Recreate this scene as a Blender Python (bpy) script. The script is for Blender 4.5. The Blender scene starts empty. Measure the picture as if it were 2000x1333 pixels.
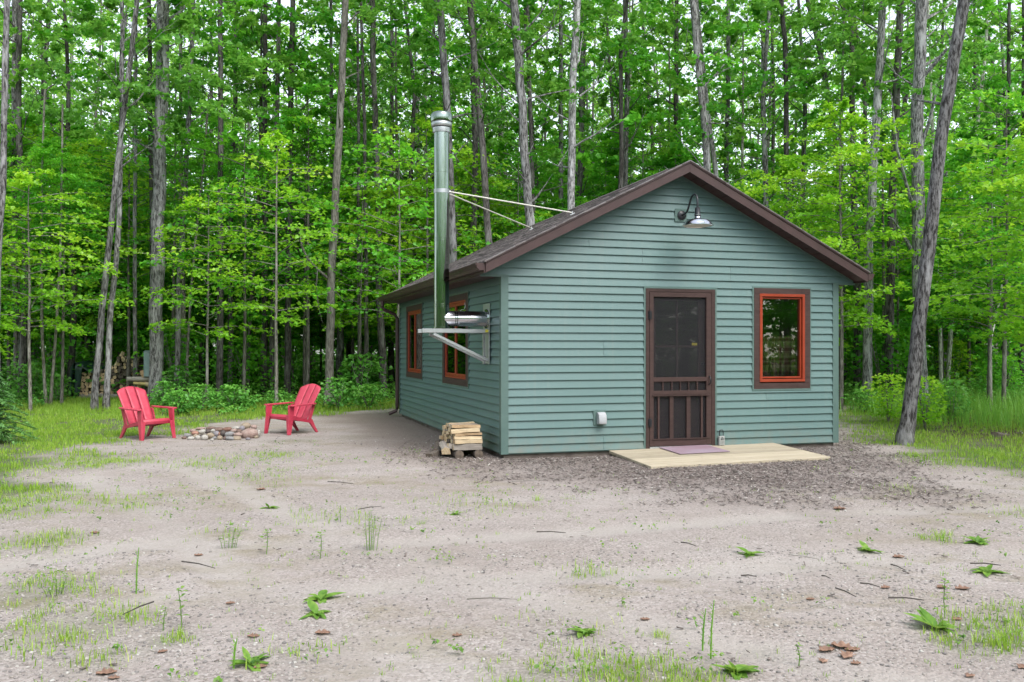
import bpy, bmesh, math, random
import numpy as np
from mathutils import Vector, Matrix, noise as mnoise

random.seed(11)
RNG = np.random.default_rng(11)
R = math.radians
scene = bpy.context.scene
col = scene.collection

# ------------------------------------------------------------------ camera, light, exposure
F, CX, Y0, ZC = 1766.4, 1000.0, 679.9, 1.318
cam_d = bpy.data.cameras.new('camera')
cam = bpy.data.objects.new('camera', cam_d)
col.objects.link(cam)
cam.location = (0, 0, ZC)
cam.rotation_euler = (R(90), 0, 0)
cam_d.sensor_width = 36
cam_d.lens = 36 * F / 2000
cam_d.shift_y = (Y0 - 666.5) / 2000
cam_d.clip_start = .05
cam_d.clip_end = 600
scene.camera = cam

SUN_DIR = Vector((.42, -.62, 1.0)).normalized()
world = bpy.data.worlds.new('World')
scene.world = world
world.use_nodes = True
wt = world.node_tree
wt.nodes.clear()
sky = wt.nodes.new('ShaderNodeTexSky')
sky.sky_type = 'NISHITA'
sky.sun_disc = False
sky.sun_elevation = math.asin(SUN_DIR.z)
sky.sun_rotation = math.atan2(SUN_DIR.x, SUN_DIR.y)
sky.air_density = 1.0
sky.dust_density = 2.0
sky.ozone_density = 1.0
hs = wt.nodes.new('ShaderNodeHueSaturation')
hs.inputs['Saturation'].default_value = .42
bg = wt.nodes.new('ShaderNodeBackground')
bg.inputs['Strength'].default_value = .15
wo = wt.nodes.new('ShaderNodeOutputWorld')
wt.links.new(sky.outputs[0], hs.inputs['Color'])
wt.links.new(hs.outputs[0], bg.inputs['Color'])
wt.links.new(bg.outputs[0], wo.inputs['Surface'])

sun_d = bpy.data.lights.new('sun', 'SUN')
sun_d.energy = .8
sun_d.angle = R(36)
sun_d.color = (1.0, .96, .9)
sun = bpy.data.objects.new('sun', sun_d)
col.objects.link(sun)
sun.rotation_euler = SUN_DIR.to_track_quat('Z', 'Y').to_euler()

scene.view_settings.view_transform = 'Standard'
scene.view_settings.look = 'None'
scene.view_settings.exposure = 1.5
scene.view_settings.gamma = 1
scene.view_settings.use_curve_mapping = False
scene.render.engine = 'CYCLES'
cy = scene.cycles
cy.max_bounces = 10
cy.diffuse_bounces = 6
cy.glossy_bounces = 3
cy.transmission_bounces = 6
cy.transparent_max_bounces = 8
cy.caustics_reflective = False
cy.caustics_refractive = False
cy.sample_clamp_indirect = 6

# ------------------------------------------------------------------ helpers
GZ = -.07            # general ground level (the bottom edge of the siding is z = 0)


def at(px, py, z=None):
    """ground point seen at a place in the photograph (the yard falls a little towards the viewer)"""
    if z is None:
        z = GZ - .045 * min(1, max(0, (py - 895) / 70))
    d = F * (ZC - z) / (py - Y0)
    return Vector(((px - CX) / F * d, d, z))


def atd(px, py, d):
    """point at distance d along the view axis"""
    return Vector(((px - CX) / F * d, d, ZC - (py - Y0) / F * d))


class MB:
    """collects simple shapes and links them as one mesh object"""

    def __init__(self):
        self.v, self.f, self.mi = [], [], []

    def add(self, vs, fs, mi=0):
        o = len(self.v)
        self.v += [tuple(p) for p in vs]
        self.f += [tuple(i + o for i in f) for f in fs]
        self.mi += [mi] * len(fs)
        return self

    def box(self, x0, x1, y0, y1, z0, z1, mi=0, M=None):
        vs = [Vector(p) for p in ((x0, y0, z0), (x1, y0, z0), (x1, y1, z0), (x0, y1, z0), (x0, y0, z1), (x1, y0, z1), (x1, y1, z1), (x0, y1, z1))]
        if M is not None:
            vs = [M @ p for p in vs]
        return self.add(vs, [(0, 3, 2, 1), (4, 5, 6, 7), (0, 1, 5, 4), (1, 2, 6, 5), (2, 3, 7, 6), (3, 0, 4, 7)], mi)

    def prism(self, poly, a, b, fn, mi=0):
        """polygon of 2D points swept from a to b; fn(p, q, t) -> 3D"""
        n = len(poly)
        vs = [fn(p, q, a) for p, q in poly] + [fn(p, q, b) for p, q in poly]
        fs = [tuple(range(n)), tuple(range(2 * n - 1, n - 1, -1))]
        fs += [(i, (i + 1) % n, n + (i + 1) % n, n + i) for i in range(n)]
        return self.add(vs, fs, mi)

    def tube(self, pts, rad, n=10, cap=True, mi=0, wob=0.0, seed=0):
        pts = [Vector(p) for p in pts]
        if not hasattr(rad, '__len__'):
            rad = [rad] * len(pts)
        rings = []
        rnd = random.Random(seed)
        for i, p in enumerate(pts):
            t = (pts[min(i + 1, len(pts) - 1)] - pts[max(i - 1, 0)]).normalized()
            ref = Vector((1, 0, 0)) if abs(t.x) < .8 else Vector((0, 1, 0))
            a = t.cross(ref).normalized()
            b = t.cross(a).normalized()
            ring = []
            for k in range(n):
                th = 2 * math.pi * k / n
                r = rad[i]
                if wob:
                    r *= 1 + wob * mnoise.noise(Vector((math.cos(th) * 1.3 + seed * 7.1, math.sin(th) * 1.3, p.z * 1.4)))
                ring.append(p + a * (r * math.cos(th)) + b * (r * math.sin(th)))
            rings.append(ring)
        vs = [p for r_ in rings for p in r_]
        fs = []
        for i in range(len(pts) - 1):
            for k in range(n):
                k2 = (k + 1) % n
                fs.append((i * n + k, i * n + k2, (i + 1) * n + k2, (i + 1) * n + k))
        if cap:
            fs.append(tuple(range(n - 1, -1, -1)))
            fs.append(tuple((len(pts) - 1) * n + k for k in range(n)))
        return self.add(vs, fs, mi)

    def lathe(self, prof, n=24, M=None, mi=0, close=True):
        vs, fs = [], []
        for r, z in prof:
            for k in range(n):
                th = 2 * math.pi * k / n
                p = Vector((r * math.cos(th), r * math.sin(th), z))
                vs.append(M @ p if M is not None else p)
        for i in range(len(prof) - 1):
            for k in range(n):
                k2 = (k + 1) % n
                fs.append((i * n + k, i * n + k2, (i + 1) * n + k2, (i + 1) * n + k))
        if close:
            fs.append(tuple(range(n - 1, -1, -1)))
            fs.append(tuple((len(prof) - 1) * n + k for k in range(n)))
        return self.add(vs, fs, mi)

    def mesh(self, name, mats, bevel=0.0, smooth=None, recalc=True):
        me = bpy.data.meshes.new(name)
        me.from_pydata(self.v, [], self.f)
        for m in (mats if isinstance(mats, (list, tuple)) else [mats]):
            me.materials.append(m)
        if any(self.mi):
            me.polygons.foreach_set('material_index', self.mi)
        bm = bmesh.new()
        bm.from_mesh(me)
        if recalc:
            bmesh.ops.recalc_face_normals(bm, faces=bm.faces)
        if bevel:
            es = [e for e in bm.edges if e.is_manifold and e.calc_face_angle(0) > .6]
            bmesh.ops.bevel(bm, geom=es, offset=bevel, segments=1, affect='EDGES', clamp_overlap=True)
        bm.to_mesh(me)
        bm.free()
        if smooth is not None:
            me.set_sharp_from_angle(angle=R(smooth))
            me.polygons.foreach_set('use_smooth', [True] * len(me.polygons))
        return me

    def build(self, name, mats, parent=None, bevel=0.0, smooth=None, loc=None, recalc=True):
        return link(name, self.mesh(name, mats, bevel, smooth, recalc), parent, loc)


def link(name, me, parent=None, loc=None):
    o = bpy.data.objects.new(name, me)
    col.objects.link(o)
    if parent is not None:
        o.parent = parent
    if loc is not None:
        o.location = loc
    return o


def tag(o, label=None, cat=None, group=None, kind=None):
    if label:
        o['label'] = label
    if cat:
        o['category'] = cat
    if group:
        o['group'] = group
    if kind:
        o['kind'] = kind
    return o


def thing(name, label, cat, loc=(0, 0, 0), rz=0.0, group=None):
    o = bpy.data.objects.new(name, None)
    o.empty_display_size = .2
    col.objects.link(o)
    o.location = loc
    o.rotation_euler = (0, 0, rz)
    return tag(o, label, cat, group)


def dup(src, loc, rz=0.0, label=None, group=None, scale=None):
    r = src.copy()
    col.objects.link(r)
    r.location = loc
    r.rotation_euler = (0, 0, rz)
    if scale is not None:
        r.scale = (scale,) * 3 if not hasattr(scale, '__len__') else scale
    tag(r, label, None, group)
    for ch in list(src.children):
        c = ch.copy()
        col.objects.link(c)
        c.parent = r
        for g in ch.children:
            d = g.copy()
            col.objects.link(d)
            d.parent = c
    return r


def npmesh(name, verts, faces_flat, nper, mats, tint=None, smooth=False):
    """fast mesh: faces_flat int array of vertex ids, nper vertices per face"""
    me = bpy.data.meshes.new(name)
    nf = len(faces_flat) // nper
    me.vertices.add(len(verts))
    me.vertices.foreach_set('co', np.asarray(verts, dtype=np.float32).ravel())
    me.loops.add(len(faces_flat))
    me.loops.foreach_set('vertex_index', np.asarray(faces_flat, dtype=np.int32))
    me.polygons.add(nf)
    me.polygons.foreach_set('loop_start', np.arange(0, nf * nper, nper, dtype=np.int32))
    if smooth:
        me.polygons.foreach_set('use_smooth', np.ones(nf, dtype=bool))
    me.update(calc_edges=True)
    for m in (mats if isinstance(mats, (list, tuple)) else [mats]):
        me.materials.append(m)
    if tint is not None:
        a = me.attributes.new('tint', 'FLOAT', 'POINT')
        a.data.foreach_set('value', np.asarray(tint, dtype=np.float32))
    return me


# ------------------------------------------------------------------ materials
class NT:
    def __init__(self, name):
        self.m = bpy.data.materials.new(name)
        self.m.use_nodes = True
        self.t = self.m.node_tree
        self.t.nodes.clear()
        self.out = self.n('OutputMaterial')

    def n(self, kind, **kw):
        nd = self.t.nodes.new('ShaderNode' + kind)
        for k, v in kw.items():
            if k in nd.inputs:
                nd.inputs[k].default_value = v
            else:
                setattr(nd, k, v)
        return nd

    def l(self, a, b):
        self.t.links.new(a, b)

    def coord(self, scale=(1, 1, 1), kind='Object'):
        tc = self.n('TexCoord')
        mp = self.n('Mapping')
        mp.inputs['Scale'].default_value = scale
        self.l(tc.outputs[kind], mp.inputs['Vector'])
        return mp.outputs[0]

    def noise(self, vec, scale, detail=4, rough=.6):
        nd = self.n('TexNoise')
        nd.inputs['Scale'].default_value = scale
        nd.inputs['Detail'].default_value = detail
        nd.inputs['Roughness'].default_value = rough
        self.l(vec, nd.inputs['Vector'])
        return nd.outputs['Fac']

    def vor(self, vec, scale, feature='F1'):
        nd = self.n('TexVoronoi')
        nd.feature = feature
        nd.inputs['Scale'].default_value = scale
        self.l(vec, nd.inputs['Vector'])
        return nd

    def ramp(self, fac, stops):
        nd = self.n('ValToRGB')
        el = nd.color_ramp.elements
        while len(el) < len(stops):
            el.new(.5)
        for e, (p, c) in zip(el, stops):
            e.position = p
            e.color = (*c, 1) if len(c) == 3 else c
        self.l(fac, nd.inputs[0])
        return nd.outputs[0]

    def mix(self, fac, a, b, mode='MIX'):
        nd = self.n('Mix')
        nd.data_type = 'RGBA'
        nd.blend_type = mode
        for sock, v in ((nd.inputs[0], fac), (nd.inputs[6], a), (nd.inputs[7], b)):
            if hasattr(v, 'links'):
                self.l(v, sock)
            elif hasattr(v, '__len__'):
                sock.default_value = (*v, 1) if len(v) == 3 else v
            else:
                sock.default_value = v
        return nd.outputs[2]

    def math(self, op, a, b=0.0, clamp=False):
        nd = self.n('Math')
        nd.operation = op
        nd.use_clamp = clamp
        for s, v in ((nd.inputs[0], a), (nd.inputs[1], b)):
            if hasattr(v, 'links'):
                self.l(v, s)
            else:
                s.default_value = v
        return nd.outputs[0]

    def bump(self, h, strength=.3, dist=.01):
        nd = self.n('Bump')
        nd.inputs['Strength'].default_value = strength
        nd.inputs['Distance'].default_value = dist
        self.l(h, nd.inputs['Height'])
        return nd.outputs[0]

    def principled(self, color, rough=.6, metal=0.0, spec=.5, bump=None, **kw):
        p = self.n('BsdfPrincipled')
        for s, v in (('Base Color', color), ('Roughness', rough), ('Metallic', metal), ('Specular IOR Level', spec)):
            if hasattr(v, 'links'):
                self.l(v, p.inputs[s])
            elif hasattr(v, '__len__'):
                p.inputs[s].default_value = (*v, 1)
            else:
                p.inputs[s].default_value = v
        for k, v in kw.items():
            p.inputs[k].default_value = v
        if bump is not None:
            self.l(bump, p.inputs['Normal'])
        self.l(p.outputs[0], self.out.inputs['Surface'])
        return p


def two_tone(name, c1, c2, scale=6, stretch=(1, 1, 1), rough=.6, bump=.15, dist=.004, metal=0.0, spec=.4, lo=.35, hi=.65, detail=5):
    t = NT(name)
    v = t.coord(stretch)
    nz = t.noise(v, scale, detail)
    c = t.ramp(nz, [(lo, c1), (hi, c2)])
    rn = t.noise(v, scale * 2.3, 3)
    rr = t.math('MULTIPLY_ADD', rn, .25)
    rr.node.inputs[2].default_value = rough - .12
    t.principled(c, rr, metal, spec, t.bump(t.noise(v, scale * 4, 4), bump, dist) if bump else None)
    return t.m


def m_siding():
    t = NT('siding_green')
    v = t.coord()
    tc = t.n('TexCoord')
    sx = t.n('SeparateXYZ')
    t.l(tc.outputs['Object'], sx.inputs[0])
    big = t.noise(v, .9, 3)
    gr = t.noise(t.coord((3, 3, 60)), 5, 4)
    streak = t.noise(t.coord((9, 9, .5)), 2.2, 4)
    info = t.n('ObjectInfo')
    base = t.ramp(big, [(.3, (.104, .178, .172)), (.7, (.122, .198, .192))])
    base = t.mix(t.math('MULTIPLY', info.outputs['Random'], .34), base, (.08, .155, .15))
    base = t.mix(t.math('MULTIPLY', t.ramp(streak, [(.52, (0, 0, 0)), (.75, (1, 1, 1))]), .16), base, (.216, .230, .194))
    # splashed dirt near the ground
    d = t.math('MULTIPLY_ADD', sx.outputs[2], -1.9)
    d.node.inputs[2].default_value = .62
    d = t.math('MULTIPLY', t.math('MAXIMUM', d, 0), t.ramp(t.noise(v, 7, 5), [(.35, (0, 0, 0)), (.72, (1, 1, 1))]))
    base = t.mix(t.math('MULTIPLY', d, .85, True), base, (.187, .158, .122))
    t.principled(base, .42, 0, .4, t.bump(gr, .12, .002))
    return t.m


def m_bark(name, dark, light, lichen):
    t = NT(name)
    info = t.n('ObjectInfo')
    v = t.coord((1, 1, .22))
    add = t.n('VectorMath')
    add.operation = 'ADD'
    t.l(v, add.inputs[0])
    t.l(info.outputs['Location'], add.inputs[1])
    vv = add.outputs[0]
    ridge = t.noise(vv, 34, 6, .72)
    blot = t.noise(vv, 7, 5, .7)
    c = t.ramp(ridge, [(.43, dark), (.57, light)])
    c = t.mix(t.math('MULTIPLY', t.ramp(blot, [(.5, (0, 0, 0)), (.64, (1, 1, 1))]), .7), c, lichen)
    # moss towards the root
    tc = t.n('TexCoord')
    sx = t.n('SeparateXYZ')
    t.l(tc.outputs['Object'], sx.inputs[0])
    mo = t.math('MULTIPLY_ADD', sx.outputs[2], -1.6)
    mo.node.inputs[2].default_value = .8
    mo = t.math('MULTIPLY', t.math('MAXIMUM', mo, 0), t.ramp(t.noise(vv, 5, 4), [(.42, (0, 0, 0)), (.62, (1, 1, 1))]), True)
    c = t.mix(mo, c, (.055, .065, .018))
    rv = t.math('MULTIPLY_ADD', info.outputs['Random'], .7)
    rv.node.inputs[2].default_value = .62
    hv = t.n('HueSaturation')
    t.l(c, hv.inputs['Color'])
    t.l(rv, hv.inputs['Value'])
    t.principled(hv.outputs[0], .9, 0, .2, t.bump(ridge, .8, .02))
    return t.m


def m_leaf(name, stops, trans=.5, tv=1.25):
    t = NT(name)
    a = t.n('Attribute')
    a.attribute_name = 'tint'
    info = t.n('ObjectInfo')
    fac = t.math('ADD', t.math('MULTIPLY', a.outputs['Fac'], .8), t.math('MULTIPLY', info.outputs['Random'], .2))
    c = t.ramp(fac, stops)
    d = t.n('BsdfDiffuse')
    t.l(c, d.inputs['Color'])
    hv = t.n('HueSaturation')
    hv.inputs['Hue'].default_value = .49
    hv.inputs['Value'].default_value = tv
    t.l(c, hv.inputs['Color'])
    tr = t.n('BsdfTranslucent')
    t.l(hv.outputs[0], tr.inputs['Color'])
    g = t.n('BsdfGlossy')
    g.inputs['Roughness'].default_value = .42
    g.inputs['Color'].default_value = (.9, .95, 1, 1)
    mx = t.n('MixShader')
    mx.inputs[0].default_value = trans
    t.l(d.outputs[0], mx.inputs[1])
    t.l(tr.outputs[0], mx.inputs[2])
    m2 = t.n('MixShader')
    m2.inputs[0].default_value = .022
    t.l(mx.outputs[0], m2.inputs[1])
    t.l(g.outputs[0], m2.inputs[2])
    t.l(m2.outputs[0], t.out.inputs['Surface'])
    return t.m


def m_glass():
    t = NT('window_glass')
    fr = t.n('Fresnel')
    fr.inputs['IOR'].default_value = 1.5
    f2 = t.math('MULTIPLY_ADD', fr.outputs[0], 1.15, True)
    f2.node.inputs[2].default_value = .05
    tr = t.n('BsdfTransparent')
    tr.inputs['Color'].default_value = (.82, .88, .85, 1)
    g = t.n('BsdfGlossy')
    g.inputs['Roughness'].default_value = .01
    mx = t.n('MixShader')
    t.l(f2, mx.inputs[0])
    t.l(tr.outputs[0], mx.inputs[1])
    t.l(g.outputs[0], mx.inputs[2])
    t.l(mx.outputs[0], t.out.inputs['Surface'])
    return t.m


def m_screen():
    t = NT('insect_screen')
    tr = t.n('BsdfTransparent')
    d = t.n('BsdfPrincipled')
    d.inputs['Base Color'].default_value = (.014, .0135, .017, 1)
    d.inputs['Roughness'].default_value = .6
    mx = t.n('MixShader')
    mx.inputs[0].default_value = .36
    t.l(tr.outputs[0], mx.inputs[1])
    t.l(d.outputs[0], mx.inputs[2])
    t.l(mx.outputs[0], t.out.inputs['Surface'])
    return t.m


def m_ground():
    t = NT('ground_soil')
    v = t.coord()

    def att(n):
        a = t.n('Attribute')
        a.attribute_name = n
        return a.outputs['Fac']
    n1 = t.noise(t.coord((.45, 1, 1)), .9, 6, .62)
    n2 = t.noise(t.coord((.6, 1, 1)), 3.0, 7, .68)
    n3 = t.noise(v, 22, 5, .7)
    sand = t.ramp(n1, [(.33, (0.233, 0.191, 0.165)), (.48, (0.302, 0.258, 0.234)), (.60, (0.367, 0.327, 0.304)), (.72, (0.294, 0.269, 0.256))])
    sand = t.mix(t.ramp(n2, [(.45, (0, 0, 0)), (.66, (.8, .8, .8))]), sand, (0.207, 0.173, 0.152))
    sand = t.mix(t.math('MULTIPLY', n3, .5), sand, (0.382, 0.347, 0.324))
    vo = t.vor(v, 75)
    vo2 = t.vor(v, 33)
    spk = t.ramp(vo.outputs['Color'], [(.0, (0.113, 0.095, 0.090)), (.28, (0.239, 0.205, 0.187)), (.6, (0.316, 0.280, 0.262)), (1, (0.464, 0.424, 0.400))])
    sand = t.mix(t.ramp(t.noise(v, 1.7, 4), [(.34, (.3, .3, .3)), (.66, (.8, .8, .8))]), sand, spk)
    moss = t.math('MULTIPLY', att('moss'), t.ramp(n2, [(.46, (0, 0, 0)), (.62, (1, 1, 1))]))
    c = t.mix(t.math("MULTIPLY", moss, .42), sand, (.20, .17, .075))
    c = t.mix(t.math("MULTIPLY", att("track"), .55), c, (.365, .335, .308))
    dirt = t.ramp(n2, [(.3, (.136, .105, .082)), (.7, (.211, .173, .143))])
    dirt = t.mix(.5, dirt, spk)
    dirt = t.mix(.55, dirt, (.153, .116, .092))
    c = t.mix(t.math('MULTIPLY', att('dirt'), .85), c, dirt)
    mv = t.vor(t.coord((1, 1.8, 1)), 42)
    mul = t.ramp(mv.outputs['Color'], [(0, (.06, .046, .042)), (.35, (.14, .112, .103)), (.7, (.225, .187, .172)), (1, (.36, .325, .30))])
    c = t.mix(att('mulch'), c, mul)
    gs = t.ramp(n2, [(.35, (.05, .085, .02)), (.65, (.095, .115, .04))])
    c = t.mix(att('grass'), c, gs)
    ff = t.ramp(t.noise(v, 9, 6, .7), [(.3, (.035, .028, .016)), (.5, (.075, .058, .032)), (.72, (.14, .105, .065))])
    c = t.mix(att('forest'), c, ff)
    h = t.math('ADD', t.math('MULTIPLY', vo.outputs['Distance'], -.5), t.math('MULTIPLY', n3, .9))
    h = t.math('ADD', h, t.math('MULTIPLY', vo2.outputs['Distance'], -.5))
    t.principled(c, .95, 0, .15, t.bump(h, .55, .018))
    return t.m


def m_tint(name, stops, rough=.85, spec=.2, bump=None):
    t = NT(name)
    a = t.n('Attribute')
    a.attribute_name = 'tint'
    c = t.ramp(a.outputs['Fac'], stops)
    v = t.coord()
    c = t.mix(t.math('MULTIPLY', t.noise(v, 60, 4), .5), c, (.25, .23, .21))
    t.principled(c, rough, 0, spec)
    return t.m


def m_wood(name, c1, c2, stretch=(1, 30, 30), scale=2.5, rough=.75, bump=.3):
    t = NT(name)
    v = t.coord(stretch)
    info = t.n('ObjectInfo')
    add = t.n('VectorMath')
    add.operation = 'ADD'
    t.l(v, add.inputs[0])
    cmb = t.n('CombineXYZ')
    t.l(t.math('MULTIPLY', info.outputs['Random'], 37), cmb.inputs[0])
    t.l(t.math('MULTIPLY', info.outputs['Random'], 91), cmb.inputs[1])
    t.l(cmb.outputs[0], add.inputs[1])
    g = t.noise(add.outputs[0], scale, 6, .65)
    c = t.ramp(g, [(.3, c1), (.7, c2)])
    k = t.noise(t.coord((1, 1, 1)), 7, 3)
    c = t.mix(t.math('MULTIPLY', t.ramp(k, [(.6, (0, 0, 0)), (.75, (1, 1, 1))]), .35), c, tuple(x * .5 for x in c1))
    rv = t.math('MULTIPLY_ADD', info.outputs['Random'], .35)
    rv.node.inputs[2].default_value = .82
    hv = t.n('HueSaturation')
    t.l(c, hv.inputs['Color'])
    t.l(rv, hv.inputs['Value'])
    t.principled(hv.outputs[0], rough, 0, .25, t.bump(g, bump, .006))
    return t.m


def m_curtain():
    t = NT('plaid_curtain')
    tc = t.n('TexCoord')
    sx = t.n('SeparateXYZ')
    t.l(tc.outputs['Object'], sx.inputs[0])

    def band(sock, f, ph, lo, hi):
        s = t.math('SINE', t.math('MULTIPLY_ADD', sock, f), 0)
        s.node.inputs[0].links[0].from_node.inputs[2].default_value = ph
        return t.ramp(t.math('MULTIPLY_ADD', s, .5), [(lo, (0, 0, 0)), (hi, (1, 1, 1))])
    bz = band(sx.outputs[2], 38, .3, .25, .55)
    bx = band(sx.outputs[0], 60, .9, .3, .6)
    bz2 = band(sx.outputs[2], 95, 1.3, .55, .8)
    c = t.mix(bz, (.36, .30, .13), (.20, .075, .05))
    c = t.mix(t.math('MULTIPLY', bx, .5), c, (.09, .085, .05))
    c = t.mix(t.math('MULTIPLY', bz2, .35), c, (.50, .42, .25))
    t.principled(c, .9, 0, .1)
    return t.m


def m_metal(name, c, rough, brush=True):
    t = NT(name)
    v = t.coord((1, 1, 1))
    nz = t.noise(v, 5, 4)
    rr = t.math('MULTIPLY_ADD', nz, .12)
    rr.node.inputs[2].default_value = rough - .05
    cc = t.ramp(nz, [(.3, tuple(x * .9 for x in c)), (.7, c)])
    t.principled(cc, rr, 1.0, .5, t.bump(t.noise(t.coord((14, 14, 1.2)), 2.5, 2), .05, .01) if brush else None)
    return t.m


MAT = dict(
    siding=m_siding(),
    trimgreen=two_tone('trim_green', (.086, .143, .129), (.101, .161, .146), 5, rough=.45, bump=.05),
    brown=two_tone('brown_fascia', (.050, .028, .027), (.064, .035, .034), 3, (1, 1, 1), rough=.42, bump=.05),
    brownwood=m_wood('brown_painted_wood', (.045, .026, .023), (.069, .041, .037), (1, 1, 6), 5, .6, .12),
    driphighlight=two_tone('drip_edge_highlight', (.20, .18, .185), (.26, .24, .245), 4, rough=.3, bump=.02, metal=.5),  # lightened to carry the highlight of the roof edge in its colour
    soffit=two_tone('soffit_brown', (.052, .026, .026), (.07, .035, .035), 4, rough=.5, bump=.05),
    sash=two_tone('orange_red_sash', (.25, .034, .012), (.30, .043, .016), 6, rough=.4, bump=.05),
    found=two_tone('foundation', (.10, .08, .07), (.19, .16, .14), 5, rough=.95, bump=.4),
    inwall=two_tone('interior_board', (.16, .12, .08), (.22, .17, .11), 3, rough=.8, bump=.1),
    glass=m_glass(),
    screen=m_screen(),
    curtain=m_curtain(),
    chrome=m_metal('stainless_pipe', (.27, .32, .285), .06, False),
    galv=m_metal('galvanised_steel', (.50, .515, .53), .42, False),
    shade=m_metal('lamp_zinc', (.72, .73, .78), .16, False),
    black=two_tone('black_iron', (.012, .013, .016), (.022, .023, .028), 8, rough=.32, bump=.05),
    white=two_tone('white_plastic', (.36, .37, .39), (.42, .43, .45), 6, rough=.45, bump=.03),
    enamel=two_tone('white_enamel', (.540, .525, .465), (.600, .585, .525), 6, rough=.35, bump=.02),
    greybox=two_tone('grey_metal_paint', (.270, .277, .270), (.330, .338, .330), 9, rough=.45, bump=.05),
    yellow=two_tone('yellow_sticker', (.62, .52, .05), (.70, .60, .08), 8, rough=.6, bump=0),
    deck=m_wood('deck_pine', (.34, .285, .205), (.46, .405, .31), (1.2, 16, 16), 2.2, .75, .2),
    mat=two_tone('mauve_mat', (.245, .158, .187), (.302, .238, .288), 1.6, rough=.95, bump=.4),
    red=two_tone('red_plastic', (.40, .026, .058), (.50, .060, .095), 5, rough=.48, bump=.08, spec=.45),
    barkA=m_bark('bark_grey', (.034, .031, .030), (.225, .22, .22), (.42, .42, .43)),
    barkD=m_bark('bark_pale_grey', (.06, .058, .058), (.34, .335, .34), (.54, .54, .55)),
    barkB=m_bark('bark_brown', (.03, .027, .026), (.125, .115, .108), (.22, .215, .21)),
    barkC=m_bark('bark_smooth', (.095, .088, .076), (.25, .235, .205), (.36, .345, .32)),
    birch=m_bark('bark_birch', (.250, .225, .200), (.775, .750, .700), (.875, .862, .825)),
    logbark=m_wood('log_bark', (.055, .045, .038), (.16, .135, .115), (20, 20, 2), 2, .95, .7),
    logend=two_tone('log_end', (.44, .29, .155), (.68, .53, .34), 14, rough=.9, bump=.2),
    logendd=two_tone('log_end_weathered', (.075, .06, .05), (.17, .135, .105), 14, rough=.95, bump=.2),
    split=m_wood('split_wood', (.40, .29, .17), (.66, .54, .37), (1.2, 22, 22), 2.4, .8, .5),
    split2=m_wood('split_wood_tan', (.33, .21, .115), (.52, .38, .23), (1.2, 22, 22), 2.4, .8, .5),
    splitg=m_wood('split_wood_grey', (.19, .165, .145), (.38, .34, .30), (1.2, 22, 22), 2.4, .85, .5),
    peeled=m_wood('peeled_pole', (.33, .25, .095), (.47, .38, .18), (12, 12, 1.5), 2, .75, .3),
    greylog=m_wood('grey_weathered_log', (.20, .18, .16), (.42, .39, .36), (1.5, 14, 14), 2, .9, .5),
    tarp=two_tone('green_tarp', (.008, .026, .021), (.016, .045, .036), 6, rough=.36, bump=.3, spec=.5),
    tank=two_tone('blue_grey_metal', (.20, .29, .30), (.26, .35, .36), 6, rough=.5, bump=.05),
    ground=m_ground(),
    pebble=m_tint('pebble', [(0, (.135, .125, .125)), (.3, (.215, .20, .193)), (.55, (.29, .26, .235)), (.8, (.36, .335, .31)), (1, (.50, .48, .455))]),
    chip=m_tint('wood_chip', [(0, (.075, .056, .05)), (.3, (.165, .13, .118)), (.6, (.28, .24, .222)), (1, (.50, .46, .43))]),
    grass=m_leaf('grass_blade', [(0, (.11, .24, .025)), (.5, (.23, .40, .04)), (.85, (.36, .50, .07)), (1, (.50, .46, .18))], .35),
    tallgrass=m_leaf('tall_grass', [(0, (.09, .24, .03)), (.5, (.18, .42, .05)), (1, (.32, .56, .09))], .4),
    leaf=m_leaf('maple_leaf', [(0, (.055, .22, .025)), (.4, (.10, .40, .03)), (.75, (.19, .54, .035)), (1, (.34, .66, .045))], .5),
    leafB=m_leaf('bright_leaf', [(0, (.13, .38, .022)), (.5, (.26, .56, .03)), (1, (.50, .72, .05))], .55),
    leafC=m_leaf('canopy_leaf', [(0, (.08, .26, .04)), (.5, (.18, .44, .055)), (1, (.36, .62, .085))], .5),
    herb=m_leaf('undergrowth_leaf', [(0, (.06, .22, .04)), (.5, (.13, .38, .06)), (1, (.26, .52, .09))], .4),
    weed=m_leaf('weed_leaf', [(0, (.06, .16, .03)), (.5, (.15, .30, .045)), (.85, (.27, .42, .08)), (1, (.38, .36, .14))], .4),
    needle=m_leaf('spruce_needle', [(0, (.07, .19, .06)), (.5, (.14, .33, .09)), (1, (.30, .52, .13))], .35),
    deadleaf=two_tone('dead_leaf', (.15, .08, .052), (.36, .225, .16), 18, rough=.8, bump=.3),
    stick=two_tone('dry_twig', (.045, .038, .034), (.11, .095, .085), 14, rough=.9, bump=.4),
)

# ------------------------------------------------------------------ ground with its zones


def poly_world(pts):
    return np.array([[*at(px, max(py, Y0 + 14)).xy] for px, py in pts])


def sdf_poly(P, poly):
    """signed distance (inside positive) of points P (n,2) to polygon"""
    x, y = P[:, 0], P[:, 1]
    inside = np.zeros(len(P), bool)
    dmin = np.full(len(P), 1e9)
    n = len(poly)
    for i in range(n):
        a, b = poly[i], poly[(i + 1) % n]
        cond = (a[1] > y) != (b[1] > y)
        with np.errstate(divide='ignore', invalid='ignore'):
            xi = (b[0] - a[0]) * (y - a[1]) / (b[1] - a[1] + 1e-12) + a[0]
        inside ^= cond & (x < xi)
        e = b - a
        tt = np.clip(((x - a[0]) * e[0] + (y - a[1]) * e[1]) / (e @ e + 1e-12), 0, 1)
        dmin = np.minimum(dmin, np.hypot(x - a[0] - tt * e[0], y - a[1] - tt * e[1]))
    return np.where(inside, dmin, -dmin)


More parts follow.
